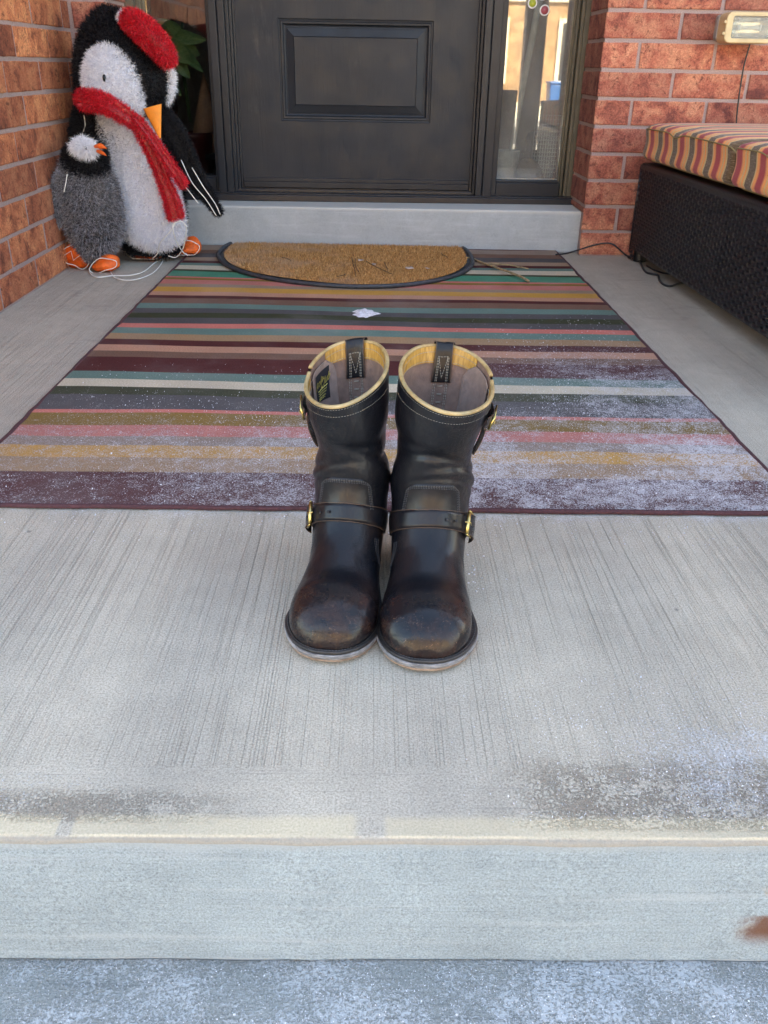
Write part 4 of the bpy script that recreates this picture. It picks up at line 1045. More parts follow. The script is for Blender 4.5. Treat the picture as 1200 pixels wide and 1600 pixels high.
    sel = sorted([s_ for s_ in sel if s_[0] > np.mean([q[0] for q in sel])], key=lambda s_: s_[1])+sorted([s_ for s_ in sel if s_[0] <= np.mean([q[0] for q in sel])], key=lambda s_: -s_[1])
    for z in (.0, .001, .012, .024, .0268): rings.append([W(x, y, z) for x, y in sel])
    mb.grid(rings, closed_v=True); n_ = len(sel); mb.f += [tuple(range(n_)), tuple(range(len(mb.v)-n_, len(mb.v)))]; mb.mi += [0, 0]; mb.tint += [.5, .5]
    fin(mb, 'heel', M['sole'], fixn=True)
    return root
cxL = [0, 0, 0, 0, -.001, -.002, -.001, .0, .001, .002, .003, .002, .001, -.002, -.006]
bootL = Boot((-.0535, .829, 0), R_(-6.5), -1, [0, 0, 0, 0, 0, 0, 0, 0, -.001, -.001, -.001, -.001, -.001, -.006, -.009])
bootR = Boot((.0650, .813, 0), R_(-2.0), 1, [0, 0, 0, 0, 0, .001, .002, .003, .004, .005, .006, .007, .009, .014, .020], wsc=1.035, wmod=lambda u: np.interp(u, [8, 10, 11, 12, 13, 14], [1, 1.03, 1.03, 1.06, 1.10, 1.10]))
make_boot(bootL, 'worn black leather boot, left of the pair, black and gold label inside its top', '', True)
make_boot(bootR, 'worn black leather boot with scuffed brown toe, nearer and right of the pair', '', False)

# ------------------------------------------------------------------ wicker seat and cushion
wk = thing('wicker_ottoman', 'long dark brown resin wicker bench against the red brick wall', 'bench', (1.3, 2.5, 0))
def weave(org, ud, nd_, L, z0, z1, pitch=.0112, p=.0245, amp=.0036, seed=0):
    mb = MB(); org = np.array(org, float); ud = np.array(ud, float); nd_ = np.array(nd_, float); g_ = random.Random(seed)
    nr = int((z1-z0)/pitch); ns = int(L/p*4)+1; ss_ = np.linspace(0, L, ns)
    for r_ in range(nr):
        z = z0+pitch*(r_+.5); ph = pi*(r_ % 2)+g_.uniform(-.25, .25); rows = []; tt = g_.uniform(.3, .7)
        for s_ in ss_:
            d = amp*cos(pi*s_/p+ph); j = g_.uniform(-.0003, .0003)
            base = org+ud*s_+np.array([0, 0, z+j])
            rows.append([base+nd_*(d-.0014)+np.array([0, 0, -pitch*.48]), base+nd_*(d+.0006)+np.array([0, 0, -pitch*.3]), base+nd_*(d+.0010), base+nd_*(d+.0006)+np.array([0, 0, pitch*.3]), base+nd_*(d-.0014)+np.array([0, 0, pitch*.48])])
        mb.grid(rows, tint=tt)
    for s_ in np.arange(p/2, L, p):
        w_ = p*.20; b0 = org+ud*s_
        mb.add([b0-ud*w_+[0, 0, z0], b0+ud*w_+[0, 0, z0], b0+ud*w_+[0, 0, z1], b0-ud*w_+[0, 0, z1]]+0*nd_, [(0, 1, 2, 3)])
    return mb
FA, FB = np.array([.967, 3.345, 0]), np.array([1.005, 1.75, 0]); fd = FB-FA; FLn = np.linalg.norm(fd); fd /= FLn; fn = np.array([fd[1], -fd[0], 0]); fn = fn if fn[0] < 0 else -fn
mb = weave(FA+fn*.0, fd, fn, FLn, .045, .335, seed=1)
# woven foot drop at the far corner
rel(mb.build('woven_side', M['wicker'], None), wk)
mb = weave(FA, (1, 0, 0), (0, 1, 0), .68, .045, .335, seed=2); rel(mb.build('woven_end', M['wicker'], None), wk)
mb = MB(); z_ = .335; q_ = FB+np.array([.68, 0, 0]); p_ = FA+np.array([.68, 0, 0])
sh = .004
mb.add([FA+[sh, -sh, .04], FB+[sh, 0, .04], q_+[0, 0, .04], p_+[0, -sh, .04], FA+[sh, -sh, .334], FB+[sh, 0, .334], q_+[0, 0, .334], p_+[0, -sh, .334]], [(0, 1, 2, 3), (4, 7, 6, 5), (0, 4, 5, 1), (1, 5, 6, 2), (2, 6, 7, 3), (3, 7, 4, 0)])
rel(mb.build('body', M['black_plastic'], None, smooth=False), wk)
# wrapped top edge: strands going over
mb = MB(); 
for s_ in np.arange(0.004, FLn, .0098):
    b0 = FA+fd*s_; w_ = fd*.0043
    prof = [(.0020, .322), (.0032, .330), (.002, .3385), (-.004, .3425), (-.02, .3432), (-.05, .3430)]
    mb.grid([[b0-w_+fn*a+np.array([0, 0, z]), b0+fn*(a+.0008)+np.array([0, 0, z+.0007]), b0+w_+fn*a+np.array([0, 0, z])] for a, z in prof], tint=random.random())
for s_ in np.arange(0.004, .68, .0098):
    b0 = FA+np.array([s_, 0, 0]); w_ = np.array([.0043, 0, 0]); n0 = np.array([0, 1., 0])
    mb.grid([[b0-w_+n0*a+np.array([0, 0, z]), b0+n0*(a+.0008)+np.array([0, 0, z+.0007]), b0+w_+n0*a+np.array([0, 0, z])] for a, z in prof], tint=random.random())
mb.tube([FA+[0, 0, .03], FA+[-.001, .001, .2], FA+[0, 0, .337]], .0045, 8)
rel(mb.build('top_rim', M['wicker'], None), wk)
for (b0, sx) in ((FA+fd*.03-fn*.032, 1), (FB-fd*.05-fn*.032, 1), (p_+np.array([-.04, -.04, 0]), 1), (q_+np.array([-.04, .04, 0]), 1)):
    mb = MB()
    zz = np.linspace(.0, .05, 14); mb.tube([(b0[0], b0[1], z) for z in zz], [.023+.0018*(i % 2) for i in range(14)], 14)
    rel(mb.build('leg', M['black_plastic'], None), wk)
mb = weave(FA+fn*.0006, fd, fn, .052, .004, .045, seed=8); rel(mb.build('corner_drop', M['wicker'], None), wk)

g = G('striped_cushion_cloth', rough=.9, sheen=.2); o = g.obj(); X, Y, Z = g.xyz(o)[:3]
yy = g.addm(Y, g.addm(g.mul(X, .03), g.mul(g.noise(o, 6, 2), .004)))
fr_ = g.math('FRACT', g.math('DIVIDE', g.math('SUBTRACT', 3.1725+.03, yy), .150))
br_, tn, og, mr = (.105, .056, .022), (.64, .42, .17), (.84, .31, .07), (.38, .016, .024)
c = g.ramp(fr_, [(0, br_), (.27, tn), (.32, og), (.41, (.62, .16, .06)), (.445, mr), (.66, (.62, .16, .06)), (.70, og), (.80, tn), (.85, og), (.93, tn)], 'CONSTANT')
wv = g.noise(g.vec(g.mul(X, 120), g.mul(Y, 700), g.mul(Z, 700)), 1, 2, .7)
c = g.mix(.75, c, g.ramp(wv, [(.3, .62), (.5, 1), (.7, 1.3)]), 'MULTIPLY')
slub = g.noise(g.vec(g.mul(X, 30), g.mul(Y, 60), g.mul(Z, 500)), 1, 3, .7)
c = g.mix(g.mul(g.ss(fr_, .28, .26), g.ss(slub, .5, .62, 0, .7)), c, (.26, .19, .12))
g.set('col', c); g.bump(wv, .0007); M['cushion'] = g.m
cu_ = thing('seat_cushion', 'striped maroon, orange and brown cushion lying on the wicker bench', 'cushion', (1.3, 2.5, .345))
def cush(ya, yb, x0, x1, z0, z1):
    mb = MB(); ny, nc = 60, 56; rows = []
    for i, q in enumerate(np.linspace(0, 1, ny)):
        e = min(q, 1-q); kE = min(1, (e*(ya-yb)/.035)); kE = sqrt_(1-(1-kE)**2) if kE < 1 else 1
        y = ya+(yb-ya)*q; r_ = []
        xc, zc = (x0+x1)/2+.028*(3.33-y), (z0+z1)/2; hx, hz = (x1-x0)/2, (z1-z0)/2
        dimple = sum(math.exp(-((y-yd)/.05)**2) for yd in (3.0, 2.28))
        for a in np.linspace(0, 2*pi, nc, endpoint=False):
            ex, ez = 9.0, 7.0
            cx_, cz_ = cos(a), sin(a); n_ = (abs(cx_)**ex+abs(cz_)**ez)**(-1/8.0)
            px_, pz_ = cx_*n_, cz_*n_
            puff = 1+.10*sin(pi*q)*(1 if pz_ > 0 else .2)
            x = xc+hx*px_*(1-.045*(1-kE)); z = zc+hz*pz_*(.62+.38*kE)*puff
            near = max(0, (-px_-.72)/.28)
            if pz_ > .0: z -= .012*dimple*near
            r_.append((x+(.0 if q in (0, 1) else 0), y, z))
        rows.append(r_)
    mb.grid(rows, closed_v=True); n_ = nc; mb.f += [tuple(range(n_)), tuple(range(len(mb.v)-n_, len(mb.v)))]; mb.mi += [0, 0]; mb.tint += [.5, .5]
    return mb, rows
def sqrt_(x): return math.sqrt(max(0, x))
# note: x of the front edge follows the bench (x grows as y falls)
def shift_rows(mb, rows): return mb
for k, (ya, yb) in enumerate(((3.335, 2.535), (2.53, 1.78))):
    mb, rows = cush(ya, yb, .958, 1.62, .350, .480)
    o = rel(fix_normals(mb.build('cushion_pad', M['cushion'], None)), cu_)
    # piping along top and bottom front edges
    pp = MB(); 
    top_i = min(range(len(rows[30])), key=lambda j: abs(rows[30][j][2]-.4600)+(0 if rows[30][j][0] < 1.1 else 9))
    bot_i = min(range(len(rows[30])), key=lambda j: abs(rows[30][j][2]-.358)+(0 if rows[30][j][0] < 1.1 else 9))
    for ii in (top_i, bot_i): pp.tube([np.array(r_[ii])+[-.0005, 0, .0012 if ii == top_i else -.001] for r_ in rows], .0018, 7)
    pp.build('piping', plain('piping_olive', (.26, .20, .085), .8, var=.2, nscale=200)).parent = o

# ------------------------------------------------------------------ wall lamp and cords
lamp = thing('wall_light', 'beige plastic floodlight with clear cover mounted on the red brick wall', 'wall light', (1.28, 3.38, .78))
def rbox(mb, x0, x1, z0, z1, yb, yf, r=.02, shrink=.0, mi=0, n=6, caps=True):
    def ring(i_, y):
        L_ = []
        for (cx_, cz_, a0) in ((x1-r, z1-r, 0), (x0+r, z1-r, pi/2), (x0+r, z0+r, pi), (x1-r, z0+r, 3*pi/2)):
            for a in np.linspace(a0, a0+pi/2, n): L_.append((cx_+(r-i_)*cos(a), y, cz_+(r-i_)*sin(a)))
        return L_
    rs_ = [ring(0, yb), ring(0, yf+.004), ring(.0015, yf+.001), ring(.004, yf)]
    mb.grid(rs_, closed_v=True, mi=mi); k = len(rs_[0]); b = len(mb.v)
    if caps: mb.f += [tuple(range(b-4*k, b-3*k)), tuple(range(b-k, b))]; mb.mi += [mi, mi]; mb.tint += [.5, .5]
    return rs_
M['beige'] = plain('aged_beige_plastic', (.55, .43, .24), .45, var=.15, nscale=20)
mb = MB(); rbox(mb, 1.165, 1.315, .735, .815, 3.399, 3.372, .012); rel(fix_normals(mb.build('mounting_box', plain('grey_box', (.30, .28, .26), .6), None, smooth=False)), lamp)
mb = MB(); rs_ = rbox(mb, 1.168, 1.335, .727, .820, 3.375, 3.298, .020, caps=False)
# front frame as a ring
def ringpts(x0, x1, z0, z1, y, r, n=6):
    L_ = []
    for (cx_, cz_, a0) in ((x1-r, z1-r, 0), (x0+r, z1-r, pi/2), (x0+r, z0+r, pi), (x1-r, z0+r, 3*pi/2)):
        for a in np.linspace(a0, a0+pi/2, n): L_.append((cx_+r*cos(a), y, cz_+r*sin(a)))
    return L_
mb.grid([rs_[-1], ringpts(1.190, 1.325, .741, .808, 3.298, .008), ringpts(1.191, 1.324, .742, .807, 3.309, .008)], closed_v=True)
mb.grid([ringpts(1.168, 1.335, .727, .820, 3.375, .02)]*1+[ringpts(1.2, 1.3, .76, .79, 3.376, .01)], closed_v=True)
rel(fix_normals(mb.build('housing', M['beige'], None, smooth=False)), lamp)
mb = MB(); L_ = ringpts(1.1905, 1.3245, .7415, .8075, 3.302, .008); L2 = ringpts(1.1905, 1.3245, .7415, .8075, 3.306, .008); k = len(L_)
mb.grid([L_, L2], closed_v=True); mb.f += [tuple(range(k)), tuple(range(k, 2*k))]; mb.mi += [0, 0]; mb.tint += [.5, .5]
g = G('frosted_cover', rough=.25, trans=.85, ior=1.3, col=(.82, .86, .84)); rel(fix_normals(mb.build('cover', g.m, None, smooth=False)), lamp)
mb = MB(); mb.grid([ringpts(1.195, 1.32, .746, .803, 3.309, .004), ringpts(1.222, 1.300, .760, .790, 3.345, .003)], closed_v=True, mi=0); q = ringpts(1.222, 1.300, .760, .790, 3.345, .003); mb.add(q, [tuple(range(len(q)))], 0)
rel(mb.build('reflector', plain('reflector_silver', (.72, .72, .68), .25, .9), None, smooth=False), lamp)
mb = MB(); mb.tube([(1.228, 3.332, .775), (1.294, 3.332, .775)], .006, 10); mb.box((1.224, 3.325, .765), (1.230, 3.345, .785)); mb.box((1.292, 3.325, .765), (1.298, 3.345, .785)); rel(mb.build('bulb', plain('bulb_glass', (.82, .80, .7), .2), None), lamp)
# photocell stem: latch clips at the left of the housing
for cz_ in (.752, .786):
    mb = MB(); mb.box((1.162, 3.30, cz_), (1.171, 3.33, cz_+.008)); rel(mb.build('clip', M['beige'], None, smooth=False), lamp)

def pts_wall(L_, Y): return [at(u, v, Y) for u, v in L_]
mb = MB(); mb.tube(catmull(pts_wall([(1174, 62), (1168, 82), (1162, 105), (1157, 135), (1153, 165), (1150, 200), (1149, 240)], 3.388), 40), .0028, 8)
cd = mb.build('power_cable', M['cord_k']); tag(cd, 'thin black cable hanging down the brick wall from the wall light', 'cable')
mb = MB()
P_ = [floor_at(868, 398, .010), floor_at(885, 396, .012), at(905, 390, 3.40), at(925, 384, 3.395), at(945, 380, 3.385), at(958, 382, 3.375), at(968, 390, 3.37), floor_at(980, 400, .006), floor_at(1000, 409, .004)]
mb.tube(catmull(P_, 60), .0032, 8)
P2 = [floor_at(1000, 409, .004), floor_at(1008, 424, .004), floor_at(1018, 428, .004), floor_at(1028, 430, .004), floor_at(1030, 437, .004), floor_at(1036, 444, .004), floor_at(1047, 447, .004), floor_at(1062, 443, .004), floor_at(1078, 438, .004)+[.02, 0, 0]]
mb.tube(catmull(P2, 60), .0038, 8)
P3 = [floor_at(1010, 415, .004), floor_at(1025, 423, .004), floor_at(1045, 428, .004), floor_at(1075, 430, .004)]; mb.tube(catmull(P3, 24), .0032, 8)
tag(mb.build('extension_cord', M['cord_k']), 'black cord running along the wall foot and looping under the wicker bench', 'cord')
mb = MB(); p = floor_at(1033, 418, .0); mb.box((p[0]+.01, p[1]-.05, .0005), (p[0]+.09, p[1]+.01, .016)); tag(mb.build('brick_scrap', M['brick_r'], smooth=False, bevel=.003), 'small orange scrap of brick on the floor under the wicker bench', 'brick')

# ------------------------------------------------------------------ penguins
def blob(rows, Y, dr=.7, ny=30, nc=40, yoff=None, tilt=0.0):
    """rows (v, uL, uR) measured on the figure; gives a rounded solid of real depth about the plane Y"""
    K = []
    for r_ in rows:
        v, a, b = r_[:3]; pa, pb = at(a, v, Y), at(b, v, Y)
        K.append(((pa[0]+pb[0])/2, (pa[2]+pb[2])/2, abs(pb[0]-pa[0])/2))
    K = catmull(np.array(K), ny); L_ = []
    z_top, z_bot = K[0][1], K[-1][1]
    for (x, z, w) in K:
        w = max(w, .002); d = w*dr; y0 = Y+tilt*(z-z_bot)
        L_.append([(x+w*cos(a), y0+d*sin(a), z) for a in np.linspace(0, 2*pi, nc, endpoint=False)])
    mb = MB(); mb.grid(L_, closed_v=True); k = nc
    mb.f += [tuple(range(k)), tuple(range(len(mb.v)-k, len(mb.v)))]; mb.mi += [0, 0]; mb.tint += [.2, .2]
    o = fix_normals(mb.build('t', M['t_black'])); me = o.data
    mb2 = MB(); mb2.v = [tuple(v.co) for v in me.vertices]; mb2.f = [tuple(p.vertices) for p in me.polygons]; mb2.mi = [0]*len(mb2.f); mb2.tint = [.12]*len(mb2.f)
    bpy.data.objects.remove(o); return mb2
peng = thing('penguin_figure', 'tall black and white tinsel penguin in a red hat and scarf', 'penguin decoration', (-.82, 3.2, 0))
PY = 3.20
body = blob([(150, 132, 210), (175, 122, 232), (210, 124, 262), (250, 140, 272), (300, 160, 285), (345, 176, 288), (372, 184, 287), (392, 196, 282), (398, 215, 268)], PY, .62, tilt=.06)
fur(body, 16000, .017, .0011, seed=11, tints=(0, 1)); rel(body.build('body', M['t_black'], None, smooth=False), peng)
belly = blob([(168, 148, 205), (180, 143, 222), (205, 148, 240), (240, 160, 258), (280, 168, 272), (320, 175, 282), (350, 184, 288), (372, 198, 285), (386, 218, 268), (391, 232, 252)], PY-.048, .50, tilt=.06)
fur(belly, 34000, .016, .0012, seed=12, tints=(.1, 1)); rel(belly.build('belly', M['t_white'], None, smooth=False), peng)
head = blob([(10, 158, 172), (22, 143, 196), (45, 128, 226), (75, 121, 250), (105, 118, 266), (135, 120, 272), (155, 125, 268), (170, 150, 258), (178, 190, 246)], PY+.01, .72, tilt=.05)
fur(head, 20000, .018, .0012, seed=13, tints=(0, 1)); rel(head.build('head', M['t_black'], None, smooth=False), peng)
face = blob([(70, 158, 172), (78, 143, 186), (95, 133, 203), (115, 130, 214), (135, 131, 221), (150, 140, 223), (163, 178, 224), (174, 205, 223), (180, 213, 220)], PY-.085, .45, tilt=.05)
fur(face, 14000, .014, .0012, seed=14, tints=(.1, 1)); rel(face.build('face', M['t_white'], None, smooth=False), peng)
def ell(mb, c_, rx, ry, rz, n=14, mi=0):
    c_ = np.array(c_); mb.grid([[c_+[rx*sin(b)*cos(a), ry*sin(b)*sin(a), rz*cos(b)] for a in np.linspace(0, 2*pi, 18, endpoint=False)] for b in np.linspace(.02, pi-.02, n)], closed_v=True, mi=mi); return mb
pe = at(163, 122, PY-.125); mb = ell(MB(), pe, .0055, .008, .011); rel(fix_normals(mb.build('eye', M['eye'], None)), peng)
# beak
mb = MB(); a, b = at(238, 166, PY-.10), at(250, 216, PY-.16)
rw = []
for q in np.linspace(0, 1, 12):
    c_ = a+(b-a)*q; w = .030*(1-q*.93)+.001; rw.append([c_+[w*cos(t), w*.55*sin(t), .25*w*cos(t)] for t in np.linspace(0, 2*pi, 20, endpoint=False)])
mb.grid(rw, closed_v=True); rel(fix_normals(mb.build('beak', M['beak'], None)), peng)
# white cheek of the far side
mb = blob([(105, 262, 269), (125, 262, 272), (145, 260, 270), (162, 258, 263)], PY-.02, .9); fur(mb, 1800, .014, .0012, seed=15, tints=(.2, 1)); rel(mb.build('cheek', M['t_white'], None, smooth=False), peng)
# hat
mb = MB(); cl = catmull([at(197, 28, PY-.055), at(215, 38, PY-.075), at(236, 58, PY-.085), at(255, 80, PY-.08), at(266, 100, PY-.06)], 22)
mb.tube(cl, [.018+.019*sin(pi*(.12+.85*q)) for q in np.linspace(0, 1, 22)], 18, flat=1.0)
nb = len(mb.f); o = fix_normals(mb.build('t', M['t_red'])); mb2 = MB(); mb2.v = [tuple(v.co) for v in o.data.vertices]; mb2.f = [tuple(p.vertices) for p in o.data.polygons]; mb2.mi = [0]*len(mb2.f); mb2.tint = [.15]*len(mb2.f); bpy.data.objects.remove(o)
fur(mb2, 12000, .014, .0010, seed=16, tints=(.0, 1), curl=1.0)
hat = rel(mb2.build('hat', M['t_red'], None, smooth=False), peng)
mb = blob([(20, 188, 200), (27, 186, 202), (34, 190, 200)], PY-.06, .8, ny=8); fur(mb, 900, .013, .0011, seed=17, tints=(.2, 1)); mb.build('hat_trim', M['t_white'], None, smooth=False).parent = hat
# scarf
def ribbon(keys, widths, thick, name, mat, par, n=40, furn=4000, seed=1, Yn=(0, -1, 0)):
    cl = catmull(keys, n); ws = np.interp(np.linspace(0, 1, n), np.linspace(0, 1, len(widths)), widths); rw = []
    T = np.gradient(cl, axis=0); T /= np.linalg.norm(T, axis=1)[:, None]; Yn = np.array(Yn, float)
    for i in range(n):
        sd_ = np.cross(T[i], Yn); sd_ /= np.linalg.norm(sd_); up_ = np.cross(sd_, T[i])
        r_ = []
        for a in np.linspace(0, 2*pi, 20, endpoint=False): 
            s_ = cos(a); r_.append(cl[i]+sd_*ws[i]*s_+up_*thick*sin(a)*(1+.25*sin(5*s_)))
        rw.append(r_)
    mb = MB(); mb.grid(rw, closed_v=True); k = 20; mb.f += [tuple(range(k)), tuple(range(len(mb.v)-k, len(mb.v)))]; mb.mi += [0, 0]; mb.tint += [.5, .5]
    o = fix_normals(mb.build('t', mat)); mb2 = MB(); mb2.v = [tuple(v.co) for v in o.data.vertices]; mb2.f = [tuple(p.vertices) for p in o.data.polygons]; mb2.mi = [0]*len(mb2.f); mb2.tint = [.15]*len(mb2.f); bpy.data.objects.remove(o)
    fur(mb2, int(furn*1.6), .013, .0009, seed=seed, tints=(0, 1), curl=1.0); o = mb2.build(name, mat, None, smooth=False); rel(o, par); return o
ribbon([at(124, 148, PY-.02), at(130, 156, PY-.105), at(150, 158, PY-.150), at(175, 168, PY-.165), at(198, 183, PY-.16), at(216, 196, PY-.15)], [.022, .030, .031, .029, .025, .020], .012, 'scarf', M['t_red'], peng, seed=21, furn=5000)
ribbon([at(208, 186, PY-.155), at(226, 215, PY-.150), at(243, 250, PY-.145), at(257, 285, PY-.14), at(268, 315, PY-.14), at(275, 341, PY-.14)], [.016, .022, .022, .022, .027, .030], .010, 'scarf', M['t_red'], peng, seed=22, furn=5000)
ribbon([at(212, 184, PY-.165), at(234, 212, PY-.165), at(255, 242, PY-.165), at(274, 270, PY-.16), at(288, 291, PY-.15)], [.012, .014, .014, .015, .016], .010, 'scarf', M['t_red'], peng, seed=23, furn=2500)
# flippers
mb = blob([(158, 123, 142), (180, 115, 146), (205, 111, 147), (225, 112, 142), (240, 116, 138)], PY-.06, .6, ny=20); fur(mb, 7000, .015, .0011, seed=24, tints=(0, 1)); rel(mb.build('flipper', M['t_black'], None, smooth=False), peng)
ribbon([at(252, 178, PY-.02), at(272, 215, PY-.03), at(296, 262, PY-.03), at(320, 300, PY-.04), at(343, 334, PY-.05)], [.034, .046, .038, .026, .014], .012, 'flipper', M['t_black'], peng, seed=25, furn=7000)
for L_ in ([(283, 250), (300, 285), (322, 312), (338, 337)], [(300, 262), (318, 292), (336, 318), (344, 335)], [(290, 292), (300, 305), (310, 318)], [(131, 180), (133, 195), (130, 206)]):
    mb = MB(); mb.tube(catmull(pts_wall(L_, PY-.085), 20), .0016, 6); rel(mb.build('frame_wire', M['wire_w'], None), peng)
# feet: crumpled orange cloth on wire outlines
def foot(u0, v0, u1, v1, hgt, seed, par, yv, lift=0.004):
    a, b = at(u0, v0, yv), at(u1, v1, yv); c_ = (a+b)/2; L = b-a; hw = np.linalg.norm(L)/2; g3 = np.random.default_rng(seed); ph = g3.uniform(0, 6, 8); ex = L/np.linalg.norm(L)
    mb = MB(); rw = []
    for be in np.linspace(.03, pi-.03, 16):
        r_ = []
        for al in np.linspace(0, 2*pi, 28, endpoint=False):
            k = 1+.16*sin(3*al+ph[0]+2*be)+.12*sin(5*al+ph[1])*sin(4*be+ph[2])+.07*sin(11*al+ph[3])
            s_ = cos(be); rr = sin(be)**.8*k; flat_ = 1+.25*s_*(1 if g3 else 0)
            p_ = c_+ex*hw*s_+np.array([0, 1, 0])*.034*rr*cos(al)+np.array([-ex[2], 0, ex[0]])*hgt*rr*sin(al)*flat_
            p_[2] = max(p_[2], .003)
            r_.append(p_)
        rw.append(r_)
    mb.grid(rw, closed_v=True); o = rel(fix_normals(mb.build('foot', M['orange'], None)), par)
    w = MB(); w.tube(catmull([c_+ex*hw*cos(t)*1.02+np.array([0, -.036, 0])*1.0+np.array([-ex[2], 0, ex[0]])*hgt*.8*sin(t)*(1+.25*sin(3*t+ph[4])) for t in np.linspace(0, 2*pi, 12, endpoint=False)], 40, True), .0014, 6, closed=True)
    zig = [c_+ex*hw*s_+np.array([0, -.039, 0])+np.array([-ex[2], 0, ex[0]])*hgt*.55*z_ for s_, z_ in ((-.8, -.2), (-.35, .6), (-.1, -.5), (.35, .45), (.8, -.3))]
    if hgt > .03: w.tube(zig, .0013, 6)
    for q in range(len(w.v)): 
        if w.v[q][2] < .002: w.v[q] = (w.v[q][0], w.v[q][1], .002)
    w.build('wire_outline', M['wire_w']).parent = o; return o
foot(208, 397, 254, 393, .022, 31, peng, 3.20); foot(270, 391, 314, 382, .030, 32, peng, 3.24)
# baby penguin
baby = thing('small_penguin_figure', 'small grey tinsel penguin with black head beside the tall one', 'penguin decoration', (-.95, 3.03, 0))
BY = 3.02
bb_ = blob([(238, 108, 150), (255, 98, 165), (280, 91, 177), (310, 92, 186), (340, 99, 190), (365, 108, 189), (388, 122, 180), (402, 132, 170), (408, 140, 160)], BY, .62)
fur(bb_, 26000, .017, .0012, seed=41, tints=(0, 1)); rel(bb_.build('body', M['t_grey'], None, smooth=False), baby)
hb = blob([(222, 112, 146), (234, 101, 163), (248, 99, 167), (262, 101, 168), (272, 110, 166), (279, 140, 160)], BY-.018, .62, ny=20); fur(hb, 9000, .014, .0011, seed=42, tints=(0, 1)); rel(hb.build('head', M['t_black'], None, smooth=False), baby)
fb_ = blob([(218, 122, 136), (224, 114, 146), (232, 112, 150), (239, 117, 150), (244, 128, 144)], BY-.065, .4, ny=14); fur(fb_, 2600, .017, .0011, seed=43, tints=(.3, 1)); rel(fb_.build('face', M['t_white'], None, smooth=False), baby)
mb = ell(MB(), at(134, 231, BY-.088), .0035, .003, .006); rel(fix_normals(mb.build('eye', M['eye'], None)), baby)
mb = MB(); a, b = at(147, 229, BY-.075), at(167, 232, BY-.10)
mb.tube(catmull([a, (a+b)/2+[0, 0, .004], b], 10), [.003, .005, .006, .007, .009, .009, .007, .005, .003, .001], 10)
mb.tube(catmull([at(152, 236, BY-.08), at(160, 239, BY-.09), at(166, 243, BY-.1)], 6), [.005, .006, .006, .005, .003, .001], 8)
rel(fix_normals(mb.build('beak', M['orange'], None)), baby)
fl = blob([(268, 90, 105), (290, 83, 106), (315, 82, 105), (338, 84, 101), (352, 90, 98)], BY-.03, .6, ny=18); fur(fl, 7000, .015, .0012, seed=44, tints=(0.1, 1)); rel(fl.build('flipper', M['t_grey'], None, smooth=False), baby)
mb = MB(); mb.tube(catmull(pts_wall([(105, 272), (103, 285), (100, 300)], BY-.09), 10), .0016, 6); rel(mb.build('frame_wire', M['wire_w'], None), baby)
foot(102, 392, 144, 404, .048, 33, baby, 3.045); foot(145, 418, 186, 406, .026, 34, baby, 3.0)
# white light cord joining them
mb = MB()
def fl_(L_, z=.003): return [floor_at(u, v, z) for u, v in L_]
mb.tube(catmull(fl_([(143, 412), (140, 424), (150, 433), (175, 431), (205, 430), (225, 424), (240, 412), (254, 403)]), 60), .0019, 7)
mb.tube(catmull(fl_([(172, 424), (180, 434), (200, 438), (222, 434), (242, 424), (254, 408), (252, 400), (236, 404)]), 60), .0019, 7)
mb.tube(catmull([at(238, 404, 3.13), at(246, 396, 3.10), at(250, 380, 3.06), at(262, 366, 3.05), at(270, 356, 3.05), at(274, 348, 3.05), at(270, 352, 3.05), at(272, 366, 3.05), at(277, 380, 3.08), at(286, 394, 3.12), at(293, 399, 3.14), at(290, 396, 3.15)], 70), .0019, 7)
mb.tube(catmull([at(274, 348, 3.05), at(284, 346, 3.05), at(291, 356, 3.06), at(289, 376, 3.09), at(285, 390, 3.12), at(275, 402, 3.14), at(263, 400, 3.14)], 50), .0019, 7)
tag(mb.build('light_cord', M['wire_w']), 'loose white light cord looping over the floor between the penguin feet', 'cord')

# ------------------------------------------------------------------ crumbs of concrete and salt by the right boot
g3 = np.random.default_rng(3)
mb = MB()
for k in range(24):
    u, v = g3.normal(745, 14), g3.normal(902, 16); p = floor_at(u, v); s_ = g3.uniform(.0005, .0014)
    ell(mb, (p[0], p[1], s_*.5), s_*1.3, s_, s_*.7, 5)
tag(mb.build('salt_grit', M['snow']), 'scatter of pale salt grit on the concrete beside the right boot', 'grit', kind='stuff')

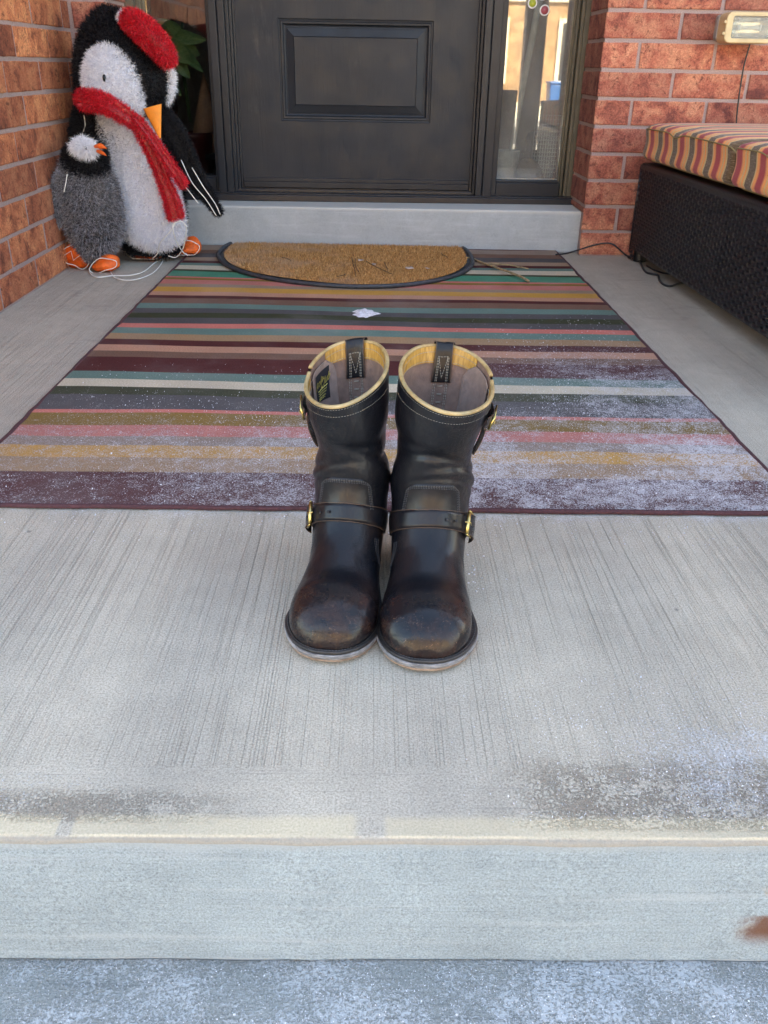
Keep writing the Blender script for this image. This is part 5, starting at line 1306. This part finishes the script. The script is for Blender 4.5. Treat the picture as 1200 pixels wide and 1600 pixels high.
# ------------------------------------------------------------------ across the street (seen mirrored in the glass, and lighting the porch)
def far_house(x0, x1, y, label, wallmat, seed):
    e = thing('brick_house', label, 'house', ((x0+x1)/2, y, GZ)); g4 = random.Random(seed)
    mb = MB(); mb.box((x0, y-8, GZ), (x1, y, 5.6)); rel(mb.build('wall', wallmat, None, smooth=False), e)
    mb = MB(); ym = y-4; mb.add([(x0-.4, y+.5, 5.6), (x1+.4, y+.5, 5.6), (x1+.4, ym, 8.4), (x0-.4, ym, 8.4), (x0-.4, y-8.5, 5.6), (x1+.4, y-8.5, 5.6)], [(0, 1, 2, 3), (3, 2, 5, 4), (0, 3, 4), (1, 5, 2), (0, 4, 5, 1)])
    rel(mb.build('roof', bpy.data.materials['roof_shingle'], None, smooth=False), e)
    wm = plain('trim_cream', (.72, .66, .50), .7); gm = plain('dark_window', (.03, .035, .045), .15)
    nW = int((x1-x0)/2.6)
    for lev in (0, 1):
        for i in range(nW):
            cx_ = x0+(i+.5)*(x1-x0)/nW; z = .35+lev*2.9
            mb = MB(); mb.box((cx_-.62, y-.02, z-.1), (cx_+.62, y+.07, z+1.6)); w = rel(mb.build('window', wm, None, smooth=False), e)
            mb = MB(); mb.box((cx_-.5, y+.05, z), (cx_-.03, y+.075, z+1.48)); mb.box((cx_+.03, y+.05, z), (cx_+.5, y+.075, z+1.48)); mb.build('pane', gm, None, smooth=False).parent = w
    mb = MB(); mb.box((x0-.02, y-.05, 2.35), (x1+.02, y+.12, 2.62)); mb.box((x0, y-.05, GZ), (x1, y+.05, -.25)); rel(mb.build('stone_band', wm, None, smooth=False), e)
    return e
y_br = plain('buff_brick', (.50, .36, .20), .9, var=.3, nscale=6); o_br = plain('orange_brick_far', (.44, .27, .135), .9, var=.45, nscale=3)
far_house(-16, -4.5, -21, 'buff brick house across the street at the left', y_br, 1)
far_house(-3.5, 7.2, -21, 'orange brick house across the street, in the middle', o_br, 2)
far_house(8.2, 19, -21, 'buff brick house across the street at the right', y_br, 3)
# porch post of the roof, out to the right of the steps
post = thing('porch_post', 'dark square porch post standing at the right front corner of the porch', 'post', (1.08, .75, 0))
mb = MB(); mb.box((1.01, .69, .0), (1.15, .81, 2.75)); rel(mb.build('shaft', plain('post_grey_paint', (.13, .13, .135), .5), None, smooth=False, bevel=.006), post)
mb = MB(); mb.box((.99, .67, .0), (1.17, .83, .12)); mb.box((.99, .67, 2.6), (1.17, .83, 2.749)); rel(mb.build('collar', M['frame'], None, smooth=False, bevel=.006), post)
mb = MB(); mb.box((.80, .70, 0), (.985, .80, .47)); mb.box((.79, .67, .471), (.985, .83, .505)); mb.box((1.175, .70, .0), (2.85, .80, .40)); mb.box((1.175, .67, .401), (2.88, .83, .44))  # low wall added out of view to darken the pane's lower reflection
tag(mb.build('parapet', plain('grey_stone', (.30, .29, .28), .85, var=.4, nscale=14, bump=.003), smooth=False, bevel=.005), 'low grey stone parapet added out of view by the porch post for the pane to mirror', 'parapet')
mb = MB(); g5 = MB()
tag(thing('bin', 'blue plastic wheeled bin standing on the drive across the street', 'bin', (4.9, -18.2, GZ)), None)
b_ = bpy.data.objects['bin']; mb.add([(4.65, -18.45, GZ+.05), (5.15, -18.45, GZ+.05), (5.15, -17.95, GZ+.05), (4.65, -17.95, GZ+.05), (4.6, -18.5, GZ+1.0), (5.2, -18.5, GZ+1.0), (5.2, -17.9, GZ+1.0), (4.6, -17.9, GZ+1.0)], [(0, 3, 2, 1), (4, 5, 6, 7), (0, 1, 5, 4), (1, 2, 6, 5), (2, 3, 7, 6), (3, 0, 4, 7)])
rel(mb.build('bin_body', plain('blue_plastic', (.02, .14, .42), .4), None, smooth=False, bevel=.03), b_)
g5.box((4.58, -18.52, GZ+1.0), (5.22, -17.86, GZ+1.06)); rel(g5.build('lid', bpy.data.materials['blue_plastic'], None, smooth=False, bevel=.02), b_)

# a thin dark downpipe added unseen beside the post as a dark line in the reflection
dp = thing('upright', 'thin dark downpipe added unseen right of the porch post for the glass to mirror', 'upright', (1.30, .76, 0))
mb = MB(); mb.tube([(1.30, .86, .05), (1.30, .86, 1.4), (1.30, .86, 2.9)], .028, 12); rel(mb.build('upright_shaft', M['frame'], None), dp)
mb = MB(); mb.box((1.262, .835, 1.2), (1.338, .90, 1.23)); rel(mb.build('bracket', M['frame'], None, smooth=False), dp)

# ------------------------------------------------------------------ loose dry snow grains lying on rug, slab and lower step
def grains(name, n, x0, x1, y0, y1, dens, zf, label, seed, smin=.0006, smax=.0017):
    g6 = np.random.default_rng(seed); G1 = g6.random((60, 60)); 
    k_ = np.ones(5)/5
    G2 = np.apply_along_axis(lambda m_: np.convolve(m_, k_, 'same'), 0, np.apply_along_axis(lambda m_: np.convolve(m_, k_, 'same'), 1, G1)); G2 = (G2-G2.min())/(G2.max()-G2.min())
    V = []; F = []; base = np.array([(1, 0, 0), (0, 1, 0), (-1, 0, 0), (0, -1, 0), (0, 0, .8), (0, 0, -.3)]); fc = [(0, 1, 4), (1, 2, 4), (2, 3, 4), (3, 0, 4), (1, 0, 5), (2, 1, 5), (3, 2, 5), (0, 3, 5)]
    tot = 0
    while tot < n:
        x, y = g6.uniform(x0, x1), g6.uniform(y0, y1); c_ = G2[int((x-x0)/(x1-x0)*59), int((y-y0)/(y1-y0)*59)]
        if g6.random() > dens(x, y)*c_**1.6*1.6: continue
        s_ = g6.uniform(smin, smax)*(1.6 if g6.random() < .06 else 1); M_ = np.linalg.qr(g6.normal(size=(3, 3)))[0]
        M_ = np.eye(3)*.6+M_*.5
        v = (base*g6.uniform(.6, 1.3, (6, 1)))@M_*s_+[x, y, zf(x, y)+s_*.4]; b = len(V); V.extend(v.tolist()); F.extend([tuple(b+i for i in f) for f in fc]); tot += 1
    mb = MB(); mb.v = [tuple(v) for v in V]; mb.f = F; mb.mi = [0]*len(F); mb.tint = [.5]*len(F)
    return tag(mb.build(name, M['grain'], smooth=False), label, 'snow', kind='stuff')
M['grain'] = plain('snow_grain', (.78, .77, .83), .55, var=.08)
def d_rug(x, y):
    a = min(1, max(0, (2.0-y)/.55))*(.35+.65*min(1, max(0, (x+.7)/1.1))); b = min(1, max(0, (x-.15)/.3))*min(1, max(0, (2.5-y)/.6)); return max(a, b*.9)
grains('snow_grains', 9000, -.68, .70, 1.24, 2.6, d_rug, lambda x, y: th+.0016+.0016*sin(x*5+y*4)*sin(y*3.1+x)+.0009*sin(y*17+x*5), 'dry snow grains dusted over the near and right part of the rug', 5)
grains('snow_grains', 1500, -1.0, 1.0, 1.12, 1.24, lambda x, y: min(1, max(0, (y-1.10)/.12))*.9, lambda x, y: 0, 'thin line of dry snow grains along the near edge of the rug', 6)
grains('snow_grains', 2600, .06, .45, .585, .84, lambda x, y: min(1, max(0, (x-.08)/.25))*min(1, max(0, (.86-y)/.15)), lambda x, y: 0, 'dry snow grains scattered at the right front edge of the slab', 7, .0004, .0011)
grains('snow_grains', 6500, -.45, .5, .44, .564, lambda x, y: .55+.45*min(1, max(0, (x+.3)/.4)), lambda x, y: -.1745+.0012*sin(x*9)+.0009*sin(x*37+y*60)+.0012*sin(y*40), 'dry snow grains covering the lower frosted step', 8, .0004, .0011)
